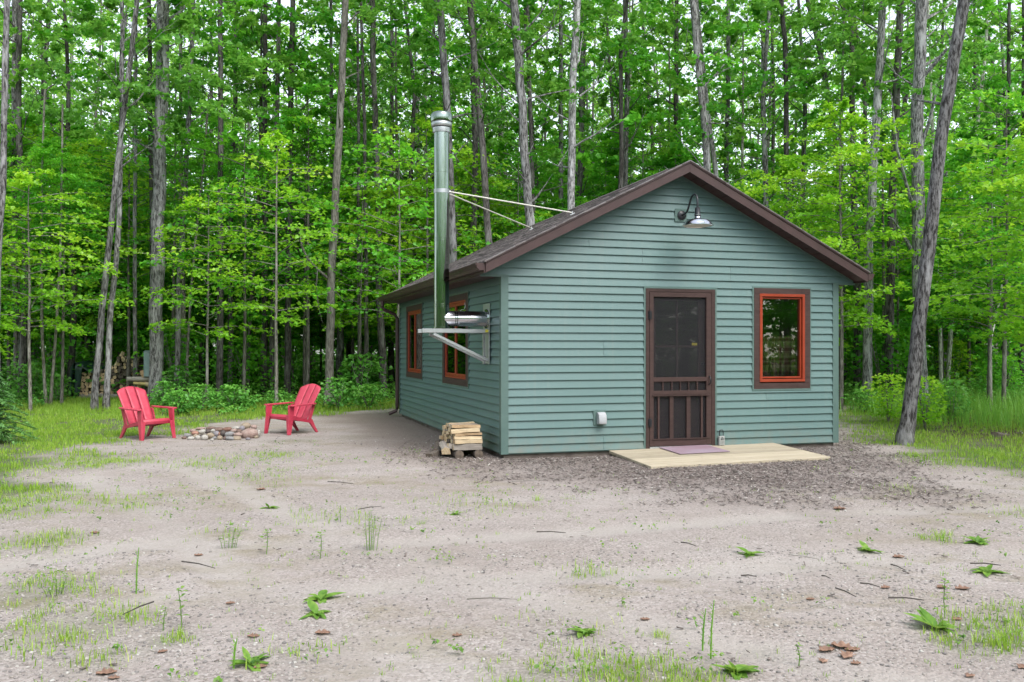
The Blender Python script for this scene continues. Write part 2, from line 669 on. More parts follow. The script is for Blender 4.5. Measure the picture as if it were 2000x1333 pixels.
def vnoise(P, scale, seed=0):
    """smooth value noise, numpy, 0..1"""
    q = P * scale + seed * 17.3
    i = np.floor(q).astype(np.int64)
    f = q - i
    f = f * f * (3 - 2 * f)

    def h(a, b):
        n = (a * 374761393 + b * 668265263 + seed * 974711) & 0x7fffffff
        n = ((n ^ (n >> 13)) * 1274126177) & 0x7fffffff
        return ((n ^ (n >> 16)) & 0xffff) / 65535.0
    a = h(i[:, 0], i[:, 1])
    b = h(i[:, 0] + 1, i[:, 1])
    c = h(i[:, 0], i[:, 1] + 1)
    d = h(i[:, 0] + 1, i[:, 1] + 1)
    return (a * (1 - f[:, 0]) + b * f[:, 0]) * (1 - f[:, 1]) + (c * (1 - f[:, 0]) + d * f[:, 0]) * f[:, 1]


def fbm(P, scale, seed=0):
    return .55 * vnoise(P, scale, seed) + .3 * vnoise(P, scale * 2.1, seed + 1) + .15 * vnoise(P, scale * 4.3, seed + 2)


LAWN_L = poly_world([(-900, 1040), (-60, 985), (70, 955), (110, 915), (190, 872), (240, 862), (345, 846), (430, 826), (600, 813), (640, 806), (720, 802), (790, 800), (800, 768), (400, 760), (0, 768), (-900, 780)])
LAWN_R = poly_world([(1636, 852), (1740, 872), (1800, 893), (2000, 932), (2500, 1000), (3200, 1000), (3200, 745), (1636, 770)])
MULCH = poly_world([(880, 905), (1000, 926), (1150, 950), (1400, 968), (1620, 985), (1800, 962), (1750, 918), (1690, 886), (1630, 866), (1500, 850), (1000, 870)])
DIRT = poly_world([(620, 812), (690, 850), (820, 900), (985, 930), (985, 860), (780, 805)])
YARD = poly_world([(-2500, 2500), (3200, 2500), (3200, 1000), (2600, 960), (2000, 905), (1640, 850), (1640, 800), (780, 795), (640, 800), (420, 815), (100, 815), (-300, 840), (-2500, 1100)])
# the yard goes on behind the camera
YARD = np.vstack([YARD[2:], [[-14, 2], [-14, -14], [14, -14], [14, 2]]])
PATCHES = [(30, 975, .7, .75), (170, 905, .6, .6), (20, 1000, .5, .7), (255, 900, .45, .45), (530, 890, .5, .35), (70, 1060, .4, .6), (50, 1165, .36, .7), (110, 1225, .4, .6), (200, 1290, .2, .35),
           (1200, 1318, .36, 1.0), (1330, 1322, .28, .9), (1080, 1312, .24, .8), (1010, 1330, .2, .7), (1955, 1240, .26, 1.0), (1890, 1260, .16, .8), (1990, 1200, .2, .7), (330, 1250, .1, .8), (725, 1030, .14, .55),
           (820, 1018, .2, .5), (1150, 1118, .2, .45), (1830, 1050, .22, .6), (1540, 895, .4, .4), (1480, 1270, .12, .4), (430, 1040, .3, .3), (560, 1270, .22, .22), (980, 1300, .18, .35),
           (640, 1010, .45, .22), (500, 930, .5, .2), (900, 990, .5, .16), (1100, 1240, .35, .2), (1290, 1240, .12, .5), (1780, 960, .4, .2), (260, 985, .5, .25), (1960, 1000, .4, .22), (420, 905, .5, .35),
           (1830, 905, .5, .35), (560, 862, .5, .5), (690, 855, .35, .35), (1985, 890, .5, .7)]
PW = [(at(px, py).xy, r, dns) for px, py, r, dns in PATCHES]


def zones(P):
    nz = (fbm(P, 1.3, 3) - .5)
    nf = (fbm(P, 4.0, 9) - .5)
    lawn = np.maximum(np.clip((sdf_poly(P, LAWN_L) + nz * 1.6 + nf * .8) / .7 + .3, 0, 1), np.clip((sdf_poly(P, LAWN_R) + nz * 1.3 + nf * .8) / .7 + .3, 0, 1))
    mul = np.clip((sdf_poly(P, MULCH) + nz * 1.4 + nf * 1.0) / 1.7 + .32, 0, 1)
    dirt = np.clip((sdf_poly(P, DIRT) + nz * .9) / .8 + .4, 0, 1)
    forest = np.clip((-sdf_poly(P, YARD) + nz * 1.5 - .6) / 1.5, 0, 1)
    pat = np.zeros(len(P))
    for c, r, d in PW:
        q = np.hypot(P[:, 0] - c[0], (P[:, 1] - c[1]) * .9) / r + nz * 1.1 + nf * .9
        pat = np.maximum(pat, d * np.clip(1.25 - q, 0, 1))
    return lawn, mul, dirt, forest, pat


TRK = [np.array([[*at(px, py).xy] for px, py in line]) for line in (
    [(-160, 1135), (250, 1062), (700, 1064), (1100, 1042), (1600, 1003), (2150, 985)], [(-160, 1320), (300, 1172), (800, 1142), (1300, 1115), (1750, 1090), (2150, 1082)],
    [(330, 900), (480, 960), (640, 1040), (900, 1130), (1300, 1230), (1800, 1345)], [(150, 925), (300, 1010), (430, 1100), (640, 1210), (950, 1360)])]


def tracks(P):
    """0..1, where tyres have pressed the yard flat"""
    out = np.zeros(len(P))
    for ln in TRK:
        d = np.full(len(P), 9.0)
        for a, b in zip(ln, ln[1:]):
            e = b - a
            t = np.clip(((P[:, 0] - a[0]) * e[0] + (P[:, 1] - a[1]) * e[1]) / (e @ e), 0, 1)
            d = np.minimum(d, np.hypot(P[:, 0] - a[0] - t * e[0], P[:, 1] - a[1] - t * e[1]))
        out = np.maximum(out, np.clip((.24 - d) / .12 + (fbm(P, 2.5, 91) - .5) * 1.2, 0, 1))
    return out * np.clip((fbm(P, .7, 93) - .25) * 3, .15, 1)


def gheight(P):
    k = np.clip((11.25 - P[:, 1]) / 1.9, 0, 1)
    return GZ - .045 * k * k * (3 - 2 * k) + .026 * (fbm(P, .8, 21) - .5) + .014 * (fbm(P, 4.5, 25) - .5) - .014 * tracks(P)


def build_ground():
    nx, ny = 520, 520
    sx = np.linspace(-1, 1, nx)
    xs = np.sinh(sx * 4.1) / np.sinh(4.1) * 120
    sy = np.linspace(0, 1, ny)
    ys = -60 + 57 * np.minimum(sy / .12, 1) + np.where(sy > .12, np.sinh((sy - .12) / .88 * 4.0) / np.sinh(4.0) * 170, 0)
    ys = np.where(sy > .12, ys + 3 * np.minimum((sy - .12) / .05, 1), ys)
    X, Y = np.meshgrid(xs, ys)
    P = np.column_stack([X.ravel(), Y.ravel()])
    Z = gheight(P)
    V = np.column_stack([P, Z])
    idx = np.arange(nx * ny).reshape(ny, nx)
    q = np.stack([idx[:-1, :-1], idx[:-1, 1:], idx[1:, 1:], idx[1:, :-1]], -1).reshape(-1)
    me = npmesh('ground', V, q, 4, MAT['ground'], smooth=True)
    lawn, mul, dirt, forest, pat = zones(P)
    moss = np.clip((fbm(P, .9, 31) - .42) * 4, 0, 1) * .9
    for nme, val in (('grass', np.maximum(lawn * .85, pat * .4)), ('mulch', mul), ('dirt', dirt), ('forest', forest), ('moss', moss), ('track', tracks(P))):
        a = me.attributes.new(nme, 'FLOAT', 'POINT')
        a.data.foreach_set('value', val.astype(np.float32))
    return tag(link('ground', me), kind='structure')


build_ground()

# ------------------------------------------------------------------ the cabin
W, L, H = 4.877, 7.315, 2.2204
TH = .2958942
CAB = Vector((-.1156, 11.2927, 0))
cabin = thing('cabin', 'small green clapboard cabin with a brown gable roof and a screen door', 'cabin', CAB, TH)
CM = Matrix.Translation(CAB) @ Matrix.Rotation(TH, 4, 'Z')


def C(u, v, z):
    return CM @ Vector((u, v, z))


E_ = H / 22
SOFF = lambda u: 2.247 + ((u if u < W / 2 else W - u) + .3) * .5     # underside of the rake soffit


def off(z, zb):
    return .027 - .0225 * (z - zb) / E_


WALLFN = {
    'front': lambda a, o, z: (a, -o, z),
    'side': lambda a, o, z: (-o, a, z),
    'right': lambda a, o, z: (W + o, a, z),
    'back': lambda a, o, z: (a, L + o, z),
}


def plank(wall, ab, bb, at_, bt, z0, z1, zb):
    """one siding board from a to b (bottom / top limits) between z0 and z1"""
    fn = WALLFN[wall]
    o0, o1 = off(z0, zb), off(z1, zb)
    m = MB()
    lip = .004

    def ring(a0, a1):
        return [fn(a0, .0005, z0), fn(a0, o0, z0), fn(a0 + (a1 - a0) * .03, o0, z0 + lip), fn(a1, o1, z1), fn(a1, .0005, z1)]
    A, B = ring(ab, at_), ring(bb, bt)
    m.add(A + B, [(0, 1, 2, 3, 4), (9, 8, 7, 6, 5)] + [(i, 5 + i, 5 + (i + 1) % 5, (i + 1) % 5) for i in range(5)])
    m.build('siding_plank', MAT['siding'], cabin)


def courses(wall, span, rects, gable=False, joints=True, seed=1):
    rnd = random.Random(seed)
    k = 0
    jt = None
    while True:
        zb = k * E_
        zt = zb + E_
        if k % 2 == 0:
            jt = rnd.choice([None, 1.35, 1.9, 2.7, 3.2, 3.75, 1.15]) if joints else None
            if wall == 'side':
                jt = rnd.choice([1.2, 3.65, 4.6, 2.4])
        if not gable and k >= 22:
            break
        if gable and k >= 22:
            lo = lambda z: max(-.29, (z - 2.247) / .5 - .3)
            hi = lambda z: min(W + .29, W - ((z - 2.247) / .5 - .3))
            if hi(zb) - lo(zb) < .06:
                break
            zt2 = min(zt, 2.247 + (W / 2 + .3) * .5 - .012)
        else:
            lo = lambda z: span[0]
            hi = lambda z: span[1]
            zt2 = zt
        cuts = sorted(r for r in rects if r[2] < zt - .004 and r[3] > zb + .004)
        segs, cur = [], None
        pos = 'lo'
        for r in cuts:
            segs.append((pos, r[0]))
            if r[2] > zb + .006:
                plank(wall, r[0], r[1], r[0], r[1], zb, r[2], zb)
            if r[3] < zt - .006:
                plank(wall, r[0], r[1], r[0], r[1], r[3], zt, zb)
            pos = r[1]
        segs.append((pos, 'hi'))
        for s in segs:
            a0 = lo(zb) if s[0] == 'lo' else s[0]
            a1 = lo(zt2) if s[0] == 'lo' else s[0]
            b0 = hi(zb) if s[1] == 'hi' else s[1]
            b1 = hi(zt2) if s[1] == 'hi' else s[1]
            if b1 - a1 < .01:
                b1 = a1 = (a0 + b0) / 2
            if b0 - a0 < .02:
                continue
            if jt and a0 + .5 < jt < b0 - .5 and a1 < jt < b1:
                plank(wall, a0, jt - .0015, a1, jt - .0015, zb, zt2, zb)
                plank(wall, jt + .0015, b0, jt + .0015, b1, zb, zt2, zb)
            else:
                plank(wall, a0, b0, a1, b1, zb, zt2, zb)
        k += 1


DOOR = (1.916, 2.986, -1, 2.124)
WIN = (3.529, 4.458, .733, 2.154)
LAMP = (2.362, 2.542, 2.985, 3.162)
VENT = (1.203, 1.381, .316, .513)
SW1 = (1.64, 3.35, .735, 2.135)
SW2 = (4.955, 6.57, .735, 2.135)
PLATE = (.47, .82, 1.10, 1.90)
BW = (2.35, 3.55, .85, 2.0)            # back window
courses('front', (.062, W - .062), [DOOR, WIN, LAMP, VENT], True, True, 4)
courses('side', (.062, L - .062), [SW1, SW2], False, True, 6)
courses('right', (.062, L - .062), [], False, False)
courses('back', (.062, W - .062), [BW], True, False)

# wall cores with their openings, the floor and the foundation
T = .12


def wall_core(fn, a0, a1, rects, zt):
    m = MB()

    def bx(p0, p1, z0, z1):
        if p1 - p0 < .004 or z1 - z0 < .004:
            return
        m.prism([(p0, z0), (p1, z0), (p1, z1), (p0, z1)], -.002, -T, lambda p, q, t: fn(p, t, q))
    cur = a0
    for r in sorted(rects):
        bx(cur, r[0], .005, zt)
        bx(r[0], r[1], .005, max(r[2], .005))
        bx(r[0], r[1], r[3], zt)
        cur = r[1]
    bx(cur, a1, .005, zt)
    return m


def shrink(r, e=.03):
    return (r[0] + e, r[1] - e, r[2] + e, r[3] - e)


for nm, fn, a0, a1, rc in (('wall', WALLFN['front'], .003, W - .003, [shrink(DOOR), shrink(WIN)]), ('wall', WALLFN['side'], T + .004, L - T - .004, [shrink(SW1), shrink(SW2)]),
                           ('wall', WALLFN['right'], T + .004, L - T - .004, []), ('wall', WALLFN['back'], .003, W - .003, [shrink(BW)])):
    wall_core(fn, a0, a1, rc, H - .005).build(nm, MAT['inwall'], cabin)
for v0, v1 in ((.003, T), (L - T, L - .003)):      # gable walls
    MB().prism([(.0, H), (W, H), (W, SOFF(W) + .0), (W / 2, SOFF(W / 2) - .01), (0, SOFF(0))], v0, v1, lambda p, q, t: (p, t, q)).build('wall', MAT['inwall'], cabin)
MB().box(T + .01, W - T - .01, T + .01, L - T - .01, .0, .03).build('floor', MAT['inwall'], cabin)
MB().box(T + .01, W - T - .01, T + .01, L - T - .01, H - .04, H - .01).build('ceiling', MAT['inwall'], cabin)
m = MB()
m.box(.02, W - .02, .02, L - .02, -.45, -.003)
m.build('foundation', MAT['found'], cabin)

# corner posts
for cu, cv, su, sv in ((0, 0, -1, -1), (W, 0, 1, -1), (0, L, -1, 1), (W, L, 1, 1)):
    m = MB()
    o = .029
    x0, x1 = sorted((cu + su * o, cu - su * .066))
    y0, y1 = sorted((cv + sv * o, cv - sv * .0))
    m.box(x0, x1, y0, y1, -.012, H + (.004))
    x0, x1 = sorted((cu + su * o, cu))
    y0, y1 = sorted((cv - sv * .0005, cv - sv * .066))
    m.box(x0, x1, y0, y1, -.012, H + .004)
    m.build('corner_post', MAT['trimgreen'], cabin)
# starter strips under the siding
MB().box(.07, W - .07, -.014, -.001, -.014, -.001).build('starter_strip', MAT['trimgreen'], cabin)
MB().box(-.014, -.001, .07, L - .07, -.014, -.001).build('starter_strip', MAT['trimgreen'], cabin)


def frame_rect(m, fn, r, w, o0, o1, w2=None):
    """four bars round the outside rectangle r, w wide, from out offset o0 to o1"""
    w2 = w if w2 is None else w2
    a0, a1, z0, z1 = r
    for p0, p1, q0, q1 in ((a0, a1, z1 - w2, z1), (a0, a1, z0, z0 + w2), (a0, a0 + w, z0 + w2, z1 - w2), (a1 - w, a1, z0 + w2, z1 - w2)):
        m.prism([(p0, q0), (p1, q0), (p1, q1), (p0, q1)], o0, o1, lambda p, q, t: fn(p, t, q))
    return m


def window(fn, J, B, O, G, label=None, mull=False, outw=.03):
    """casing (part) with trim, sash, panes and inner stops as its children"""
    win = frame_rect(MB(), fn, B, O[0] - B[0] + .002, -.03, outw, B[3] - O[3] + .002).build('window', MAT['brownwood'], cabin, bevel=.002)
    frame_rect(MB(), fn, J, .024, -.002, .029).build('channel_trim', MAT['trimgreen'], win)
    if not mull:
        frame_rect(MB(), fn, O, G[0] - O[0] - .016, -.06, outw + .008).build('sash', MAT['sash'], win, bevel=.003)
        g2 = (O[0] + (G[0] - O[0] - .018), O[1] - (O[1] - G[1] - .018), O[2] + .05, O[3] - .045)
        frame_rect(MB(), fn, g2, .022, -.05, .010).build('sash_stop', MAT['sash'], win, bevel=.002)
        MB().prism([(G[0] - .004, G[2] - .004), (G[1] + .004, G[2] - .004), (G[1] + .004, G[3] + .004), (G[0] - .004, G[3] + .004)], -.028, -.022, lambda p, q, t: fn(p, t, q)).build('pane', MAT['glass'], win)
    else:
        mid = (O[0] + O[1]) / 2
        frame_rect(MB(), fn, O, .03, -.06, .018).build('sash_frame', MAT['sash'], win, bevel=.002)
        for a, b in ((O[0] + .032, mid - .002), (mid + .002, O[1] - .032)):
            r = (a, b, O[2] + .032, O[3] - .032)
            frame_rect(MB(), fn, r, .042, -.055, .012).build('sash', MAT['sash'], win, bevel=.003)
            MB().prism([(a + .038, r[2] + .038), (b - .038, r[2] + .038), (b - .038, r[3] - .038), (a + .038, r[3] - .038)], -.006, -.001, lambda p, q, t: fn(p, t, q)).build('pane', MAT['glass'], win)
    return win


window(WALLFN['front'], WIN, (3.556, 4.444, .756, 2.136), (3.642, 4.354, .851, 2.058), (3.697, 4.265 + .03, .927, 1.989))
window(WALLFN['side'], SW1, (1.664, 3.326, .76, 2.112), (1.80, 3.205, .858, 2.018), None, None, True)
window(WALLFN['side'], SW2, (4.979, 6.546, .76, 2.112), (5.10, 6.44, .858, 2.012), None, None, True)
window(WALLFN['back'], BW, (2.374, 3.526, .875, 1.976), (2.46, 3.44, .96, 1.89), None, None, True)

# door casing, screen door and the door behind it
dc = MB()
for p0, p1, q0, q1 in ((1.942, 1.994, -.02, 2.098), (2.906, 2.960, -.02, 2.098), (1.994, 2.906, 2.054, 2.098)):
    dc.prism([(p0, q0), (p1, q0), (p1, q1), (p0, q1)], -.11, .032, lambda p, q, t: WALLFN['front'](p, t, q))
casing = dc.build('door_casing', MAT['brownwood'], cabin, bevel=.002)
m = MB()
for p0, p1, q0, q1 in ((1.917, 1.9395, -.012, 2.123), (2.9625, 2.985, -.012, 2.123), (1.9395, 2.9625, 2.1, 2.123)):
    m.prism([(p0, q0), (p1, q0), (p1, q1), (p0, q1)], .0, .029, lambda p, q, t: WALLFN['front'](p, t, q))
m.build('channel_trim', MAT['trimgreen'], casing)
MB().box(1.996, 2.904, -.045, .11, -.01, .018).build('threshold', MAT['greybox'], casing)


def fbar(m, p0, p1, q0, q1, o0, o1):
    return m.prism([(p0, q0), (p1, q0), (p1, q1), (p0, q1)], o0, o1, lambda p, q, t: WALLFN['front'](p, t, q))


DI, DO = .004, .034
m = MB()
fbar(m, 1.998, 2.053, .024, 2.05, DI, DO)
fbar(m, 2.827, 2.902, .024, 2.05, DI, DO)
fbar(m, 2.053, 2.827, 1.99, 2.05, DI, DO)
fbar(m, 2.053, 2.827, .873, .930, DI, DO)
fbar(m, 2.053, 2.827, .700, .752, DI, DO)
fbar(m, 2.053, 2.827, .024, .122, DI, DO)
sd = m.build('screen_door', MAT['brownwood'], cabin, bevel=.002)
m = MB()
fbar(m, 2.03, 2.87, .682, .698, DO - .001, DO + .016)
m.build('ledge', MAT['brownwood'], sd)
m = MB()
fbar(m, 2.03, 2.87, .108, .124, DO - .001, DO + .010)
m.build('ledge', MAT['brownwood'], sd)
for a, b in ((2.116, 2.140), (2.287, 2.343), (2.535, 2.592), (2.748, 2.776)):
    fbar(MB(), a, b, .122, .700, .010, .030).build('slat', MAT['brownwood'], sd, bevel=.002)
for u in (2.191, 2.322, 2.446, 2.570, 2.696):
    prof = [(.004, 0), (.011, .004), (.011, .012), (.006, .016), (.012, .03), (.006, .044), (.013, .06), (.006, .077), (.012, .091), (.006, .105), (.011, .109), (.011, .117), (.004, .121)]
    MB().lathe(prof, 10, Matrix.Translation((u, -.019, .752))).build('spindle', MAT['brownwood'], sd, smooth=50)
for q0, q1 in ((.930, 1.99), (.752, .873), (.122, .700)):
    MB().box(2.053, 2.827, -.0075, -.0065, q0, q1).build('insect_screen', MAT['screen'], sd)
for z in (1.749, .338):
    m = MB()
    m.box(1.975, 2.022, -.046, -.0325, z - .05, z + .05)
    m.lathe([(.008, -.055), (.008, .055)], 8, Matrix.Translation((1.996, -.048, z)))
    m.build('hinge', MAT['black'], sd)
m = MB()
m.tube([(2.868, -.034, .83), (2.868, -.066, .845), (2.868, -.078, .885), (2.868, -.066, .925), (2.868, -.034, .94)], .008, 8)
m.build('handle', MAT['black'], sd, smooth=60)

m = MB()
V0 = .07
DG = (2.13, 2.765, .88, 1.945)
for p0, p1, q0, q1 in ((1.996, DG[0], .022, 2.05), (DG[1], 2.904, .022, 2.05), (DG[0], DG[1], DG[3], 2.05), (DG[0], DG[1], .022, DG[2])):
    fbar(m, p0, p1, q0, q1, -V0, -V0 - .045)
door = m.build('door', MAT['brownwood'], cabin)
MB().box(DG[0], DG[1], V0 + .02, V0 + .026, DG[2], DG[3]).build('pane', MAT['glass'], door)
MB().box(2.437, 2.462, V0 + .004, V0 + .019, DG[2], DG[3]).build('muntin', MAT['brownwood'], door)
m = MB()
m.box(DG[0], 2.437, V0 + .005, V0 + .0185, 1.325, 1.35).box(2.462, DG[1], V0 + .005, V0 + .0185, 1.325, 1.35)
m.build('muntin', MAT['brownwood'], door)
for z0, z1 in ((.12, .42), (.46, .76)):
    m = MB()
    frame_rect(m, WALLFN['front'], (2.13, 2.765, z0, z1), .025, -V0 - .001, -V0 + .012)
    m.build('door_panel', MAT['brownwood'], door)
for z, r in ((1.10, .03), (.985, .026)):
    MB().lathe([(r, 0), (r, .012), (r * .5, .016), (r * .5, .03), (r * .95, .04), (r * .8, .06), (.002, .064)], 14,
               Matrix.Translation((2.833, V0, z)) @ Matrix.Rotation(R(90), 4, 'X')).build('door_knob', MAT['black'], door, smooth=40)
MB().box(2.665, 2.745, V0 + .001, V0 + .0035, 1.352, 1.385).build('sticker', MAT['yellow'], door)

# dryer vent
m = MB()
fbar(m, VENT[0] + .002, VENT[1] - .002, VENT[2] + .002, VENT[3] - .002, 0, .030)
vent = m.build('dryer_vent', MAT['trimgreen'], cabin, bevel=.003)
prof = [(.0, .492), (.045, .488), (.075, .46), (.085, .40), (.085, .345), (.07, .338), (0, .338)]
MB().prism(prof, 1.25, 1.356, lambda p, q, t: (t, -.0305 - p, q)).build('hood', MAT['white'], vent, bevel=.006, smooth=40)

# ---- roof: sheathing, fascia, soffits, shingles, gutters
OV = .303
RZ = lambda u: 2.2265 + ((u if u <= W / 2 else W - u) + .3) * .5      # fascia bottom line
TOPV, BOTV = L + OV, -OV
m = MB()
for s in (0, 1):
    A = [(-.3, RZ(-.3) + .085), (W / 2, RZ(W / 2) + .085), (W / 2, RZ(W / 2) + .135), (-.3, RZ(-.3) + .135)]
    poly = A if s == 0 else [(W - p, q) for p, q in A]
    m.prism(poly, BOTV + .021, TOPV - .021, lambda p, q, t: (p, t, q))
roof = m.build('roof', MAT['brown'], cabin)


def rake(h0, h1, v0, v1, name, mat, e0=-.3, parent=None):
    for s in (0, 1):
        A = [(e0, RZ(e0) + h0), (W / 2, RZ(W / 2) + h0), (W / 2, RZ(W / 2) + h1), (e0, RZ(e0) + h1)]
        poly = A if s == 0 else [(W - p, q) for p, q in A]
        mm = MB().prism(poly, v0, v1, lambda p, q, t: (p, t, q))
        mm.build(name, mat, parent or roof, bevel=.002)


rake(0, .118, BOTV, BOTV + .02, 'fascia_board', MAT['brown'])
rake(.1185, .155, BOTV - .012, BOTV + .02, 'drip_edge', MAT['brown'], -.306)
rake(.143, .1565, BOTV - .016, BOTV - .0122, 'drip_lip_highlight', MAT['driphighlight'], -.306)  # pale strip paints the highlight line along the drip edge
rake(0, .118, TOPV - .02, TOPV, 'fascia_board', MAT['brown'])
rake(.1185, .155, TOPV - .02, TOPV + .012, 'drip_edge', MAT['brown'], -.306)
# rake soffit panels across the front overhang, one by one
for s in (0, 1):
    n = 19
    for i in range(n):
        a, b = -.285 + i * (W / 2 + .28) / n, -.285 + (i + 1) * (W / 2 + .28) / n - .008
        A = [(a, SOFF(a) - .001), (b, SOFF(b) - .001), (b, SOFF(b) + .008), (a, SOFF(a) + .008)]
        poly = A if s == 0 else [(W - p, q) for p, q in A]
        MB().prism(poly, BOTV + .022, -.001, lambda p, q, t: (p, t, q)).build('soffit_panel', MAT['soffit'], roof)
    A = [(-.29, SOFF(-.29) + .0095), (W / 2, SOFF(W / 2) + .0095), (W / 2, SOFF(W / 2) + .02), (-.29, SOFF(-.29) + .02)]
    poly = A if s == 0 else [(W - p, q) for p, q in A]
    MB().prism(poly, BOTV + .022, -.001, lambda p, q, t: (p, t, q)).build('soffit_back', MAT['soffit'], roof)
    A = [(-.27, SOFF(-.27) - .030), (W / 2, SOFF(W / 2) - .030), (W / 2, SOFF(W / 2) - .0015), (-.27, SOFF(-.27) - .0015)]
    poly = A if s == 0 else [(W - p, q) for p, q in A]
    MB().prism(poly, -.031, -.0278, lambda p, q, t: (p, t, q)).build('rake_trim', MAT['trimgreen'], roof)
    # eave soffit panels
    n = 36
    for i in range(n):
        v0, v1 = -.0 + i * L / n, (i + 1) * L / n - .008
        u0, u1 = (-.298, -.026) if s == 0 else (W + .026, W + .298)
        MB().box(u0, u1, v0, v1, H - .006, H + .004).build('soffit_panel', MAT['soffit'], roof)
    u0, u1 = (-.298, -.0) if s == 0 else (W, W + .298)
    MB().box(u0, u1, .0, L, H + .0045, H + .015).build('soffit_back', MAT['soffit'], roof)
    # eave fascia and gable return trim
    u0, u1 = (-.318, -.299) if s == 0 else (W + .299, W + .318)
    MB().box(u0, u1, BOTV + .0205, TOPV - .021, RZ(-.3), RZ(-.3) + .125).build('fascia_board', MAT['brown'], roof)
    u0, u1 = (-.296, .068) if s == 0 else (W - .068, W + .296)
    MB().box(u0, u1, -.0345, -.0315, H - .018, H + .010).build('return_trim', MAT['trimgreen'], roof)

# shingles: overlapping tabs, real thickness, joined (each course is only 3-4 pixels high)
RT = lambda u: RZ(u) + .1365
m = MB()
vs, fs, tn = [], [], []
rr = random.Random(5)
sl = math.hypot(1, .5)
run = W / 2 + .33
nc = 21
for s in (0, 1):
    for k in range(nc):
        a = -.33 + k * run / nc
        b = min(a + run / nc * 1.9, W / 2)
        v = BOTV - .02 - rr.random() * .3
        while v < TOPV + .02:
            w = rr.choice([.12, .17, .22, .3])
            v0, v1 = max(v, BOTV - .02), min(v + w - .004, TOPV + .02)
            v += w
            if v1 - v0 < .02:
                continue
            th = .012 + rr.random() * .007
            base = RT(max(a, -.3)) - (.015 if a < -.3 else 0)
            za, zb_ = base, RT(b) - .002
            j = rr.random() * .012
            P = [(a + j, za + .003), (b, zb_ + .002), (b, zb_ + .006), (a + j, za + th + .006)]
            o = len(vs)
            for t_ in (v0, v1):
                for p, q in P:
                    vs.append((p if s == 0 else W - p, t_, q))
            fs += [(o, o + 1, o + 2, o + 3), (o + 7, o + 6, o + 5, o + 4), (o, o + 4, o + 5, o + 1), (o + 1, o + 5, o + 6, o + 2), (o + 2, o + 6, o + 7, o + 3), (o + 3, o + 7, o + 4, o)]
            tn += [rr.random()] * 8


def m_shingle():
    t = NT('asphalt_shingle')
    a = t.n('Attribute')
    a.attribute_name = 'tint'
    c = t.ramp(a.outputs['Fac'], [(0, (.075, .062, .062)), (.5, (.135, .115, .113)), (1, (.215, .19, .185))])
    g = t.vor(t.coord(), 300)
    c = t.mix(.45, c, t.ramp(g.outputs['Color'], [(0, (.04, .035, .035)), (1, (.24, .21, .205))]))
    t.principled(c, .95, 0, .15, t.bump(g.outputs['Distance'], .4, .004))
    return t.m


MAT['shingle'] = m_shingle()
mm = MB()
mm.add(vs, fs)
me = mm.mesh('shingles', MAT['shingle'])
at_ = me.attributes.new('tint', 'FLOAT', 'POINT')
at_.data.foreach_set('value', tn)
tag(link('shingles', me, roof), kind='stuff')
# ridge vent with its caps
zr = RT(W / 2)
m = MB()
for i in range(24):
    v0 = .35 + i * (L - .5) / 24
    v1 = v0 + (L - .5) / 24 - .004
    m.add([(W / 2 - .15, v0, zr - .05), (W / 2, v0, zr + .026), (W / 2 + .15, v0, zr - .05), (W / 2 - .15, v1, zr - .05), (W / 2, v1, zr + .026), (W / 2 + .15, v1, zr - .05),
           (W / 2 - .15, v0, zr - .075), (W / 2 + .15, v0, zr - .075), (W / 2 - .15, v1, zr - .075), (W / 2 + .15, v1, zr - .075)],
          [(0, 1, 4, 3), (1, 2, 5, 4), (0, 6, 7, 2, 1), (3, 4, 5, 9, 8), (6, 0, 3, 8), (2, 7, 9, 5)])
me = m.mesh('ridge_vent', MAT['shingle'])
at_ = me.attributes.new('tint', 'FLOAT', 'POINT')
at_.data.foreach_set('value', [.15] * len(me.vertices))
link('ridge_vent', me, roof)
# gutters
GUT = [(0, 0), (.055, 0), (.085, .03), (.095, .07), (.108, .078), (.108, .088), (.098, .088), (.088, .078), (.078, .036), (.05, .008), (.006, .008), (.006, .088), (0, .088)]
for s in (0, 1):
    f = (lambda p, q, t: (-.319 - p, t, RZ(-.3) + .03 + q)) if s == 0 else (lambda p, q, t: (W + .319 + p, t, RZ(-.3) + .03 + q))
    gut = MB().prism(GUT, BOTV + .022, TOPV, f).build('gutter', MAT['brown'], cabin)
    CAPP = [(0, 0), (.055, 0), (.085, .03), (.095, .07), (.108, .078), (.108, .088), (0, .088)]
    for t0 in (BOTV + .018, TOPV + .001):
        MB().prism(CAPP, t0, t0 + .003, f).build('end_cap', MAT['brown'], gut)
# downspout at the back left corner
m = MB()
zg = RZ(-.3) + .032
pts = [(-.375, L - .02, zg), (-.375, L - .02, zg - .10), (-.34, L - .02, zg - .17), (-.12, L - .02, zg - .27), (-.075, L - .02, zg - .34), (-.075, L - .02, .12), (-.10, L - .02, .05), (-.25, L - .02, -.01)]
m.tube(pts, .036, 8)
m.build('downspout', MAT['brown'], cabin, smooth=40)

